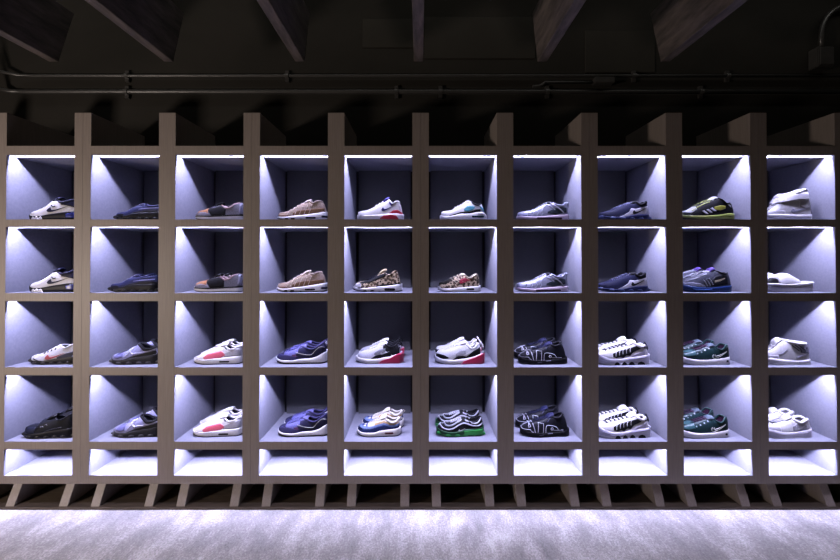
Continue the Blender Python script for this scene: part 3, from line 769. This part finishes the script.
DES['6b'] = dict(row=2, colpx=cc(6), x0=155, x1=612, base=404,
    top=[(155, 335), (170, 302), (220, 284), (280, 258), (340, 234), (400, 214), (440, 215), (480, 245), (510, 246), (540, 222), (575, 210), (598, 236), (605, 310)],
    open=(420, 585), sole=[(155, 345), (200, 366), (300, 364), (400, 355), (500, 346), (612, 336)],
    up=mat('#b49a78', .8, 'leopard'), mid=RUBW, out=mat('#30302e', .5), ot=.004, collar=mat('#c0b49c', .8), lining=mat('#2a1818', .8, 'knit'), tongue=(380, 0, 448, 205, mat('#c8bca4', .8)), lace=(290, 400, 4, mat('#c8bca4', .8)),
    ov=[('toe_panel', mat('#17140f', .8, 'suede'), 'u', [(165, 305), (230, 270), (330, 230)], [(165, 318), (240, 316), (330, 268)]),
        ('side_logo', mat('#b02040', .6), 'u', *swoosh(385, 310, 525, 260)), ('side_accent', mat('#a82440', .7), 'u', [(390, 268), (450, 250), (500, 275)], [(390, 290), (450, 285), (500, 282)]),
        ('sole_window', BLACK, 's', *CAP(460, 552, 362, 384))],
    ln=[('eyestay_edge', mat('#d0c4ae', .7), [(300, 262), (330, 285), (350, 300)], .002), ('eyestay_edge', mat('#d0c4ae', .7), [(345, 240), (375, 265), (395, 275)], .002)])
DES['6d'] = dict(row=4, colpx=cc(6), x0=140, x1=650, base=408, W=.049,
    top=[(140, 325), (155, 275), (200, 252), (280, 235), (330, 220), (400, 205), (445, 202), (510, 225), (570, 215), (618, 186), (638, 225), (648, 290)],
    open=(440, 625), sole=[(140, 325), (200, 342), (300, 354), (380, 344), (460, 328), (560, 326), (650, 308)],
    up=mat('#14141a', .6), mid=mat('#145228', .2, 'gel'), out=mat('#1c6c34', .15, 'gel'), ot=.012, collar=BLACK, lining=BLK_K, lace=(300, 430, 6, mat('#d0d0d8', .5)), pods=(170, 630, 6, mat('#2fae4c', .12, 'gel')), tongue=(400, 0, 455, 190, BLACK),
    ov=[('side_logo', mat('#d8dcd8', .4), 'u', *swoosh(375, 338, 450, 310)), ('heel_cushion', mat('#3cc050', .12, 'gel'), 's', [(440, 345), (560, 335), (650, 330)], [(440, 385), (560, 390), (650, 380)])],
    ln=[('silver_stripe', mat('#c9c9d2', .35, 'leather', .3), [(165, 262), (200, 300), (260, 318), (320, 308), (390, 272), (450, 258), (530, 282), (590, 285), (638, 262)], .0046),
        ('silver_stripe', mat('#c9c9d2', .35, 'leather', .3), [(200, 252), (240, 280), (300, 282), (370, 250), (440, 232), (520, 255), (580, 255), (625, 215)], .0046),
        ('silver_stripe', mat('#a8a8b4', .35, 'leather', .3), [(250, 245), (300, 252), (360, 226), (420, 208), (470, 212)], .0038)])
DES['7a'] = dict(row=2, colpx=cc(7), x0=80, x1=645, base=412,
    top=[(80, 345), (92, 318), (130, 304), (200, 296), (280, 272), (340, 240), (400, 215), (450, 212), (500, 235), (560, 244), (590, 225), (615, 206), (632, 260), (642, 330)],
    open=(440, 620), sole=[(80, 360), (160, 368), (260, 374), (380, 365), (480, 356), (560, 348), (645, 346)],
    up=mat('#b4b6cc', .35, 'leather', .35), mid=mat('#c4b4c2', .4, 'rubber'), out=mat('#6a6070', .4), ot=.004, collar=mat('#a4a6bc', .4), lining=mat('#1c1e30', .8, 'knit'), lace=(300, 420, 6, mat('#c6c8da', .5)),
    tongue=(400, 0, 455, 198, mat('#1a1a26', .6)),
    ov=[('heel_panel', mat('#39424c', .6, 'mesh'), 'u', [(415, 318), (480, 286), (570, 262), (625, 272)], [(415, 332), (500, 345), (625, 322)]),
        ('sole_window', mat('#3a2830', .3), 's', *CAP(290, 575, 382, 402)), ('toe_bumper', mat('#8a8ab8', .4), 'u', [(80, 345), (160, 345), (260, 355)], [(80, 362), (160, 372), (260, 374)])],
    ln=[('side_rib', mat('#d4d6e6', .3, 'leather', .3), [(x, 365), (x + 20, 335), (x + 12, 310), (x + 48, 268 - (x - 200) * .16)], .0026) for x in (190, 240, 290, 340)] +
       [('side_rib', mat('#d4d6e6', .3, 'leather', .3), [(440, 225), (510, 262), (570, 305), (600, 345)], .0040), ('side_rib', mat('#d4d6e6', .3, 'leather', .3), [(400, 240), (460, 268), (500, 300)], .0026)],
    tab=(640, 195, mat('#c6c8da', .4)))
AIR_M = mat('#d4d4de', .35)
DES['7b'] = dict(row=4, colpx=cc(7), x0=130, x1=655, base=420, W=.050,
    top=[(130, 330), (145, 285), (190, 258), (260, 232), (330, 215), (400, 195), (450, 172), (500, 182), (540, 178), (585, 158), (615, 205), (640, 310)],
    open=(455, 590), sole=[(130, 345), (200, 362), (350, 370), (500, 368), (655, 348)],
    up=mat('#16171f', .55, 'suede'), mid=RUBK, out=RUBK, collar=BLK_K, rimr=.007, lining=BLK_K, tongue=(410, 0, 488, 148, mat('#24264a', .6, 'mesh')), lace=(290, 440, 6, mat('#1e2040', .6)),
    ov=[('sole_window', mat('#9a9aa8', .4), 's', [(425, 378), (480, 374)], [(425, 386), (480, 382)]), ('sole_window', mat('#606070', .4), 's', [(330, 390), (380, 388)], [(330, 398), (380, 394)])],
    ln=[('lettering', AIR_M, [(150, 326), (178, 292), (208, 262), (250, 245), (268, 262), (282, 320), (294, 372), (258, 352), (238, 330), (205, 332), (170, 332)], .0021, 'u', True, False),
        ('lettering', AIR_M, [(222, 310), (236, 270), (246, 302)], .0024, 'u', True, False),
        ('lettering', AIR_M, [(318, 368), (330, 262), (385, 270), (376, 368)], .0021, 'u', True, False),
        ('lettering', AIR_M, [(404, 372), (414, 294), (470, 290), (520, 304), (545, 335)], .0021, 'u', False, True),
        ('lettering', AIR_M, [(462, 322), (474, 312), (486, 320), (482, 334), (468, 336)], .0020, 'u', True, True),
        ('lettering', AIR_M, [(490, 338), (550, 340), (600, 338)], .0014, 'u', False, True),
        ('lace_guard', mat('#4a4c70', .5), [(430, 255), (455, 225), (475, 205)], .002)])
DES['8a'] = dict(row=2, colpx=cc(8), x0=62, x1=612, base=414,
    top=[(62, 345), (85, 320), (140, 304), (200, 286), (280, 254), (340, 230), (400, 212), (450, 206), (500, 240), (540, 228), (572, 206), (598, 245), (610, 320)],
    open=(440, 585), sole=[(62, 360), (150, 375), (260, 380), (340, 372), (420, 358), (500, 350), (612, 348)],
    up=mat('#191d42', .7, 'knit'), mid=mat('#23284a', .3, 'rubber'), out=mat('#3a4470', .15, 'gel'), ot=.008, collar=BLK_K, rimr=.008, lining=BLK_K, tongue=(400, 0, 480, 196, BLACK), lace=(230, 420, 6, mat('#9698b8', .6)), pods=(90, 600, 6, mat('#3c4670', .12, 'gel')),
    ov=[('heel_panel', mat('#d8d6e0', .5), 'u', [(290, 376), (350, 352), (405, 320), (425, 282), (480, 288), (560, 270), (620, 252)], [(290, 384), (350, 376), (430, 362), (510, 354), (620, 352)]),
        ('side_logo', BLACK, 'u', *swoosh(440, 346, 590, 280), .0028)])
DES['8b'] = dict(row=4, colpx=cc(8), x0=52, x1=640, base=432, W=.050, flare=.006,
    top=[(52, 318), (66, 290), (100, 268), (160, 250), (240, 226), (310, 212), (370, 198), (420, 180), (460, 168), (500, 186), (545, 205), (580, 192), (608, 230), (632, 320)],
    open=(450, 600), sole=[(52, 300), (120, 340), (200, 362), (300, 366), (400, 352), (500, 338), (640, 326)],
    up=WHITE, mid=mat('#d0cddc', .5, 'rubber'), out=mat('#dcdae0', .5, 'rubber'), ot=.010, collar=WHITE, rimr=.009, lining=BLK_K, tongue=(400, 0, 488, 142, WHITE), lace=(170, 390, 6, mat('#30303a', .6)),
    ov=[('lace_band', BLACK, 'u', [(255, 300), (320, 275), (400, 255), (480, 235), (560, 205)], [(255, 335), (290, 345), (330, 335), (365, 345), (400, 318), (440, 325), (480, 285), (560, 250)]),
        ('heel_panel', BLACK, 'u', [(560, 175), (600, 195), (620, 225)], [(560, 230), (600, 245), (620, 250)]),
        ('side_panel', mat('#b8b4c8', .6), 'u', [(420, 345), (520, 300), (610, 262)], [(420, 365), (520, 345), (610, 335)])] +
       [('sole_gap', BLACK, 's', *LUMP(a, b, 394, 429)) for a, b in ((262, 322), (345, 402), (425, 488), (520, 604))],
    ln=[('lace_loop', WHITE, [(x, y + 42), (x + 4, y + 10), (x + 12, y)], .0022) for x, y in ((282, 290), (322, 278), (362, 266), (402, 258), (444, 246))] +
       [('sole_groove', mat('#8f8ca8', .5), [(120, 355), (220, 392), (330, 398)], .0015, 's'), ('sole_groove', mat('#8f8ca8', .5), [(420, 372), (520, 360), (620, 352)], .0018, 's')],
    tab=(600, 160, BLACK))
DES['9a'] = dict(row=1, colpx=cc(9), x0=58, x1=640, base=444,
    top=[(58, 392), (75, 360), (150, 332), (200, 300), (260, 265), (340, 236), (400, 216), (440, 206), (480, 225), (540, 270), (575, 262), (600, 260), (625, 320), (634, 375)],
    open=(430, 600), sole=[(58, 384), (130, 394), (260, 396), (400, 388), (480, 378), (560, 368), (640, 372)],
    up=mat('#17181c', .6), mid=mat('#868f44', .45, 'rubber'), out=RUBK, ot=.010, collar=BLACK, lining=BLK_K, tongue=(390, 0, 445, 190, mat('#d0d0d8', .6)), lace=(220, 400, 6, mat('#b8c070', .6)),
    ov=[('vamp_panel', mat('#b4b6b4', .6, 'mesh'), 'u', [(110, 345), (180, 315), (250, 285)], [(110, 360), (190, 372), (250, 330)]),
        ('side_panel', mat('#a8a83a', .6), 'u', [(440, 300), (500, 285), (560, 290)], [(440, 330), (500, 342), (560, 320)]),
        ('heel_tab', mat('#dadae2', .5), 'u', [(590, 260), (628, 290)], [(590, 275), (628, 308)]),
        ('toe_cap', BLACK, 'u', [(60, 372), (120, 372), (200, 380)], [(60, 392), (120, 398), (200, 398)])] +
       [('side_stripe', mat('#e0e0ea', .5), 'u', [(300 + 48 * i, 346 - 14 * i), (318 + 48 * i, 340 - 16 * i), (362 + 48 * i, 376 - 16 * i)], [(300 + 48 * i, 350 - 14 * i), (338 + 48 * i, 380 - 16 * i), (362 + 48 * i, 380 - 16 * i)], .003) for i in range(3)],
    ln=[('eyestay_edge', mat('#b4bc50', .6), [(200, 345), (260, 305), (330, 270), (400, 245)], .0026), ('sole_groove', mat('#4c5a1c', .5), [(500, 402), (560, 392), (620, 402)], .0022, 's')])
DES['9b'] = dict(row=2, colpx=cc(9), x0=42, x1=608, base=418,
    top=[(42, 330), (62, 295), (130, 270), (200, 232), (280, 202), (340, 186), (400, 178), (440, 188), (490, 210), (530, 215), (560, 204), (582, 230), (600, 310)],
    open=(400, 572), sole=[(42, 338), (120, 350), (250, 366), (400, 366), (500, 356), (608, 346)],
    up=mat('#4a4c5a', .6, 'mesh'), mid=mat('#1c3260', .3, 'rubber'), out=mat('#12244a', .3, 'rubber'), ot=.010, collar=BLACK, lining=mat('#3a2a60', .8, 'knit'), tongue=(360, 0, 418, 150, mat('#5c4298', .7)), lace=(180, 370, 7, mat('#d0d0da', .6)),
    ov=[('side_panel', mat('#1a1b22', .6), 'u', [(400, 300), (460, 240), (540, 225), (590, 240)], [(400, 355), (470, 350), (590, 330)]),
        ('side_logo', mat('#c8b896', .4), 'u', [(440, 290), (500, 278), (555, 262)], [(440, 312), (500, 300), (555, 272)]),
        ('mudguard', mat('#8a8ca0', .6, 'mesh'), 'u', [(60, 320), (160, 312), (260, 318), (330, 345)], [(60, 340), (160, 356), (330, 368)])],
    ln=[('side_stripe', mat('#c2c4d2', .4), [(310 + 34 * i, 285 - 8 * i), (330 + 34 * i, 310 - 8 * i), (352 + 34 * i, 350 - 6 * i)], .0030) for i in range(3)] +
       [('sole_groove', mat('#4a78c8', .3), [(200, 385), (300, 392), (400, 385)], .003, 's'), ('eyestay_edge', mat('#c2c4d2', .5), [(150, 300), (220, 275), (300, 245), (360, 220)], .0026)])
DES['9c'] = dict(row=4, colpx=cc(9), x0=38, x1=588, base=436,
    top=[(38, 335), (52, 290), (110, 268), (180, 252), (250, 232), (330, 208), (400, 204), (440, 228), (480, 240), (510, 222), (535, 195), (565, 200), (578, 255), (586, 330)],
    open=(400, 568), sole=[(38, 340), (100, 362), (250, 380), (380, 378), (480, 364), (588, 350)],
    up=mat('#253c3e', .32), mid=RUBW, out=mat('#8a8a94', .5, 'rubber'), ot=.004, collar=mat('#1c3c3a', .4), rimr=.006, lining=mat('#3c1c38', .8, 'knit'), tongue=(340, 0, 418, 185, mat('#586672', .6)), lace=(220, 380, 6, mat('#4c2244', .6)),
    ov=[('heel_panel', mat('#122826', .4), 'u', [(490, 330), (560, 270), (610, 235)], [(490, 365), (560, 358), (610, 350)]),
        ('toe_cap', mat('#44686a', .3), 'u', [(90, 300), (160, 270), (240, 262)], [(90, 330), (160, 345), (240, 325)], .001),
        ('sole_window', BLACK, 's', *CAP(565, 592, 384, 408))] +
       [('eyelet', mat('#c8d0d8', .4), 'u', *CAP(x - 8, x + 8, y - 7, y + 7)) for x, y in ((255, 305), (300, 290), (345, 272), (390, 255))],
    ln=[('side_logo', mat('#e4e4da', .5), [(430, 315), (418, 335), (430, 356), (470, 350), (520, 325), (575, 285), (510, 318), (460, 334), (445, 330), (447, 315)], .0022)])
DES['10a'] = dict(row=1, colpx=cc(10), x0=12, x1=540, base=447, W=.050,
    top=[(12, 395), (25, 365), (60, 345), (110, 312), (150, 278), (170, 225), (200, 190), (260, 170), (330, 160), (400, 138), (460, 118), (495, 125), (512, 180), (525, 300), (535, 385)],
    open=(230, 500), ow=.034, sole=[(12, 380), (150, 380), (350, 386), (540, 380)],
    up=WHITE, mid=RUBW, out=RUBW, ot=.008, collar=WHITE, rimr=.009, lining=mat('#c8c6cc', .8, 'knit'), tongue=(175, 0, 215, 160, WHITE), lace=(70, 150, 4, WHITE),
    ov=[('ankle_strap', mat('#e4e2e8', .5), 'u', [(190, 215), (280, 185), (360, 165), (450, 150), (540, 150)], [(190, 262), (280, 255), (360, 240), (450, 228), (540, 225)], .006),
        ('heel_panel', mat('#bdb9b8', .6), 'u', [(440, 235), (500, 228), (560, 225)], [(440, 300), (500, 320), (560, 320)]),
        ('toe_panel', mat('#dcdae0', .55), 'u', [(40, 372), (110, 345), (200, 335), (260, 350)], [(40, 382), (160, 386), (260, 386)]),
        ('side_logo', mat('#b4b2c8', .5), 'u', *swoosh(330, 368, 540, 300))],
    ln=[('sole_groove', mat('#9a98b8', .5), [(40, 412), (200, 414), (520, 414)], .0014, 's'), ('strap_seam', mat('#9a98b0', .5), [(330, 180), (332, 245)], .0018), ('strap_seam', mat('#9a98b0', .5), [(400, 170), (402, 228)], .0018)])
DES['10c'] = dict(row=3, colpx=cc(10), x0=5, x1=528, base=428, W=.050,
    top=[(5, 340), (20, 295), (60, 262), (110, 240), (150, 200), (180, 160), (220, 152), (300, 165), (380, 178), (450, 185), (495, 188), (512, 270), (522, 370)],
    open=(200, 492), ow=.034, sole=[(5, 360), (80, 356), (150, 362), (350, 384), (528, 370)],
    up=WHITE, mid=RUBW, out=RUBW, ot=.008, collar=WHITE, rimr=.010, lining=mat('#b8b6c0', .8, 'knit'), tongue=(150, 0, 205, 124, WHITE), lace=(60, 160, 5, WHITE),
    ov=[('heel_panel', mat('#8c8a96', .5), 'u', [(450, 215), (500, 205), (555, 200)], [(450, 290), (500, 300), (555, 300)]),
        ('toe_panel', mat('#dad8e0', .55), 'u', [(30, 345), (110, 318), (200, 320)], [(30, 360), (160, 366), (200, 368)])],
    ln=[('side_stripe', mat('#4a4854', .5), [(355 + 34 * i, 212 - 4 * i), (395 + 34 * i, 242 - 4 * i), (435 + 34 * i, 272 - 4 * i)], .0030) for i in range(3)] +
       [('side_seam', mat('#8a88a0', .5), [(300, 255), (250, 290), (200, 310)], .0018), ('side_seam', mat('#8a88a0', .5), [(400, 345), (470, 325), (550, 300)], .0018), ('sole_groove', mat('#9a98b8', .5), [(420, 400), (540, 392)], .0014, 's')] +
       [('heel_stud', mat('#6a6874', .3, 'leather', .4), [(455 + 22 * i, 285 - 30 * (i % 2)), (465 + 22 * i, 262 - 30 * (i % 2))], .0034) for i in range(4)])
DES['10d'] = dict(row=4, colpx=cc(10), x0=0, x1=535, base=434, W=.049,
    top=[(0, 330), (15, 285), (60, 268), (120, 252), (200, 235), (260, 215), (300, 200), (345, 222), (390, 240), (430, 220), (470, 208), (500, 225), (514, 265), (525, 330)],
    open=(295, 505), sole=[(0, 345), (80, 345), (150, 360), (250, 372), (350, 365), (535, 338)],
    up=WHITE, mid=mat('#d4d1dc', .5, 'rubber'), out=RUBW, ot=.004, collar=WHITE, rimr=.010, lining=mat('#b8b6c0', .8, 'knit'), tongue=(240, 0, 310, 172, WHITE), lace=(120, 255, 5, mat('#d2d0d8', .5)),
    ov=[('side_panel', mat('#c9c6d4', .6), 'u', [(360, 300), (420, 262), (520, 290)], [(360, 345), (450, 345), (520, 330)]),
        ('side_logo', mat('#e8e6ee', .4), 'u', *swoosh(370, 355, 530, 270)), ('toe_panel', mat('#dedce4', .55), 'u', [(30, 330), (110, 300), (220, 300)], [(30, 350), (160, 366), (220, 372)])],
    ln=[('sole_mark', mat('#a8a4b8', .5), [(470, 390), (510, 378), (540, 372)], .0016, 's')])

def build_slide(name):
    """pool slide: moulded sole, raised footbed rim and one broad strap"""
    d = dict(row=2, colpx=cc(10), x0=12, x1=552, base=432, W=.050, top=[(12, 340), (300, 340), (552, 330)], open=(200, 201),
             sole=[(12, 352), (80, 352), (250, 358), (400, 350), (552, 330)], up=WHITE, mid=RUBW, out=RUBW, spring=.016, ot=.006)
    s = Shoe(d); root = empty(name, (0, 0, 0))
    s.sole_part('midsole', root, RUBW, lambda x: s.zground(x) + s.ot - 0.001, s.zsole, 0.985)
    s.sole_part('outsole', root, mat('#bcb8c8', .5, 'rubber'), s.zground, lambda x: s.zground(x) + s.ot, 1.0)
    xs = [s.L * q for q in np.linspace(0.05, 0.97, 30)]
    bm = bmesh.new()
    loop = [(x, -s.sw(x) * .93, s.zsole(x) + 0.002) for x in xs] + [(x, s.sw(x) * .93, s.zsole(x) + 0.002) for x in reversed(xs)]
    tube(bm, loop, 0.007, 8, closed=True)
    link('footbed_rim', bm, RUBW, root, True)
    # strap arch from 0.28 L to 0.68 L, rising to a hump
    bm = bmesh.new(); rows = []
    for q in np.linspace(0, 1, 15):
        x = s.L * (0.24 + 0.45 * q)
        h = 0.034 + 0.042 * math.sin(math.pi * min(1, (0.12 + 0.86 * q))) ** 1.2
        ring = []
        for out in (0, 1):
            for a in (np.linspace(0, math.pi, 15) if out == 0 else np.linspace(math.pi, 0, 15)):
                r = (s.sw(x) - 0.001) if out == 0 else (s.sw(x) - 0.008)
                hh = h if out == 0 else h - 0.007
                y = -r * math.copysign(abs(math.cos(a)) ** .7, math.cos(a)); z = s.zsole(x) - 0.006 + (hh + .006) * math.sin(a) ** .85
                ring.append(bm.verts.new((x, y, z)))
        rows.append(ring)
    n = len(rows[0])
    for i in range(len(rows) - 1):
        for j in range(n): bm.faces.new([rows[i][j], rows[i][(j + 1) % n], rows[i + 1][(j + 1) % n], rows[i + 1][j]])
    bm.faces.new(rows[0]); bm.faces.new(rows[-1][::-1])
    link('strap', bm, mat('#e8e6ea', .55), root, True)
    s.line(root, 'sole_groove', mat('#a8a4c0', .5), [(120, 372), (300, 388), (500, 372)], .0015, 's')
    return root, s

# cell, design, toe pixel (or None), heel pixel, near-edge depth, description, group, rear shoe?
ROWN = {1: 'top shelf', 2: 'second shelf', 3: 'third shelf', 4: 'fourth shelf'}
N1 = 'white sneaker with navy logo and black sole'
CELLS = [
    (1, 1, '1a', 29.8, None, .05, N1, 1), (1, 2, '1a', 30.0, None, .05, N1, 1),
    (1, 3, '1b', 30.7, None, .055, 'white knit sneaker with red logo and black sole', 0),
    (1, 4, '1c', 24.4, None, .035, 'all-black bubble-soled sneaker', 1),
    (2, 1, '2a', 115.6, None, .05, 'low navy knit sneaker with black sole', 1), (2, 2, '2a', 110.2, None, .045, 'low navy knit sneaker with black sole', 1),
    (2, 3, '2b', 111.7, None, .055, 'lavender slip-on sneaker with black collar', 1), (2, 4, '2b', 113.8, None, .05, 'lavender slip-on sneaker with black collar', 1),
    (3, 1, '3a', 195.7, None, .05, 'grey sneaker with orange toe and black saddle', 1), (3, 2, '3a', 194.2, None, .05, 'grey sneaker with orange toe and black saddle', 1),
    (3, 3, '3b', 194.2, None, .06, 'white sneaker with pink side panel', 1), (3, 4, '3b', 193.3, None, .06, 'white sneaker with pink side panel', 1),
    (4, 1, '4a', 277.7, None, .06, 'tan layered sneaker with brown side panel', 0), (4, 2, '4a', 277.0, None, .06, 'tan layered sneaker with brown side panel', 0),
    (4, 3, '4b', 276.6, None, .07, 'purple-navy mesh sneaker with white wavy midsole', 1), (4, 4, '4b', 278.2, None, .06, 'purple-navy mesh sneaker with white wavy midsole', 1),
    (5, 1, '5a', 357.4, None, .06, 'white sneaker with navy logo and red heel', 0), (5, 2, '5b', 353.8, None, .07, 'leopard-print sneaker with black eyestay and windowed white sole', 0),
    (5, 3, '5c', 356.7, None, .08, 'pale grey sneaker with black rear and crimson heel cushion', 1), (5, 4, '5d', 357.6, None, .06, 'cream sneaker with navy and pale blue wavy bands', 1),
    (6, 1, '6a', 440.3, None, .06, 'white sneaker with teal side panel and black stripe', 0), (6, 2, '6b', 438.2, None, .06, 'leopard-print sneaker with red logo and plain white sole', 0),
    (6, 3, '6c', 435.3, None, .065, 'white sneaker with black toe and pink heel cushion', 1), (6, 4, '6d', 436.7, None, .06, 'black sneaker with silver waves and green sole', 1),
    (7, 1, '7a', 516.3, None, .05, 'silver ribbed sneaker with dark heel', 0), (7, 2, '7a', 515.2, None, .05, 'silver ribbed sneaker with dark heel', 0),
    (7, 3, '7b', 518.0, None, .055, 'black sneaker with large outlined side lettering', 1), (7, 4, '7b', 519.8, None, .055, 'black sneaker with large outlined side lettering', 1),
    (8, 1, '8a', None, 649.0, .05, 'navy knit sneaker with white heel panel', 0), (8, 2, '8a', None, 647.7, .05, 'navy knit sneaker with white heel panel', 0),
    (8, 3, '8b', None, 649.0, .045, 'chunky white sneaker with black lace bands', 1), (8, 4, '8b', None, 649.9, .04, 'chunky white sneaker with black lace bands', 1),
    (9, 1, '9a', None, 733.9, .05, 'black sneaker with three white stripes and lime sole', 0), (9, 2, '9b', None, 731.2, .05, 'dark grey sneaker with purple tongue and blue sole', 1),
    (9, 3, '9c', None, 729.4, .045, 'dark green leather sneaker with outlined logo', 1), (9, 4, '9c', None, 728.5, .04, 'dark green leather sneaker with outlined logo', 1),
    (10, 1, '10a', None, 810.9, .05, 'white high-top sneaker with ankle strap', 0), (10, 2, 'slide', None, 812.2, .05, 'plain white slide sandal with broad strap', 1),
    (10, 3, '10c', None, 809.5, .045, 'white mid-top sneaker with three dark stripes', 0), (10, 4, '10d', None, 810.9, .04, 'plain white low sneaker with padded collar', 1),
]
PROTO = {}
used = set()
from collections import Counter
CNT = Counter()
for c in CELLS: CNT[c[6]] += 1
for (col, row, key, toe, heel, near, desc, rear) in CELLS:
    nm = 'slide_sandal' if key == 'slide' else 'sneaker'
    if key not in PROTO:
        if key == 'slide': PROTO[key] = build_slide(nm)
        else:
            sh = Shoe(DES[key]); PROTO[key] = (sh.build(nm), sh)
    proto, sh = PROTO[key]
    for k in range(2 if rear else 1):
        o = proto if key not in used else copy_tree(proto)
        used.add(key)
        dc = near + sh.W
        kk = D / (D + dc)
        sxc = abs(cc(col) - CX) / F
        if toe is not None: x = (toe + 2.2 * sxc - CX) / kk * SR(FLOORS[row - 1]) - 0.0037
        else: x = (heel - 1.8 * sxc - CX) / kk * SR(FLOORS[row - 1]) - 0.0037 - sh.L
        y = dc + (0.120 if k else 0)
        dx = {(3, 3): -.022, (3, 4): -.022, (5, 4): .014, (10, 4): .02}.get((col, row), 0.0) if k else 0
        o.location = (x + dx, y, FLOORS[row - 1] + 0.0003)
        lab = desc
        if CNT[desc] > 1: lab += ', ' + ROWN[row]
        elif not rear: lab += ' on the ' + ROWN[row]
        if rear: lab += (', behind its mate' if k else ', in front of its mate')
        tag(o, lab, 'sandal' if key == 'slide' else 'sneaker', desc.split(' with ')[0].split(' and ')[0] + ' pairs' if rear else None)

# ------------------------------------------------------------------ light
def area(name, loc, rot, sx, sy, power, color, spread=180):
    l = bpy.data.lights.new(name, 'AREA'); l.shape = 'RECTANGLE'; l.size = sx; l.size_y = sy
    l.energy = power; l.color = color; l.spread = math.radians(spread)
    o = bpy.data.objects.new(name, l); COL.objects.link(o); o.location = loc; o.rotation_euler = rot
    return o
# added strip light, no fixture seen, brightening the floor strip in front of the shelves
area('floor_fill_light', (0, -0.62, 2.78), (0, 0, 0), 6.4, 0.05, 27, (0.78, 0.74, 1.0), 42)
area('wall_fill_light', (0, 0.12, 3.66), (math.radians(28), 0, 0), 7.0, 0.06, 3.8, (1.0, 0.97, 0.90), 160)  # added fill with no known source, lifts the dark back wall
# warm room lamp off to one side
def spot_like(name, loc, target, size, power, color):
    d = Vector(target) - Vector(loc)
    return area(name, loc, d.to_track_quat('-Z', 'Y').to_euler(), size, size, power, color)
spot_like('warm_room_lamp', (-3.7, -2.1, 1.15), (0.0, 0.0, 1.1), 0.4, 80, (1.0, 0.84, 0.74))

w = bpy.data.worlds.new('World'); SC.world = w; w.use_nodes = True
bg = w.node_tree.nodes['Background']; bg.inputs[0].default_value = (1.0, 0.95, 0.82, 1); bg.inputs[1].default_value = 0.018

# ------------------------------------------------------------------ camera
cam = bpy.data.cameras.new('Camera'); co = bpy.data.objects.new('Camera', cam); COL.objects.link(co)
co.location = (-0.0037, -D, EYE); co.rotation_euler = (math.pi / 2 + PIT, 0, 0)
cam.sensor_width = 36; cam.lens = F / 840 * 36; cam.shift_y = -(280 - YAX) / 840
cam.clip_start = 0.05
SC.camera = co
SC.view_settings.view_transform = 'Standard'
SC.view_settings.look = 'None'
SC.view_settings.exposure = 0.0
SC.view_settings.gamma = 1.0
SC.view_settings.use_curve_mapping = False
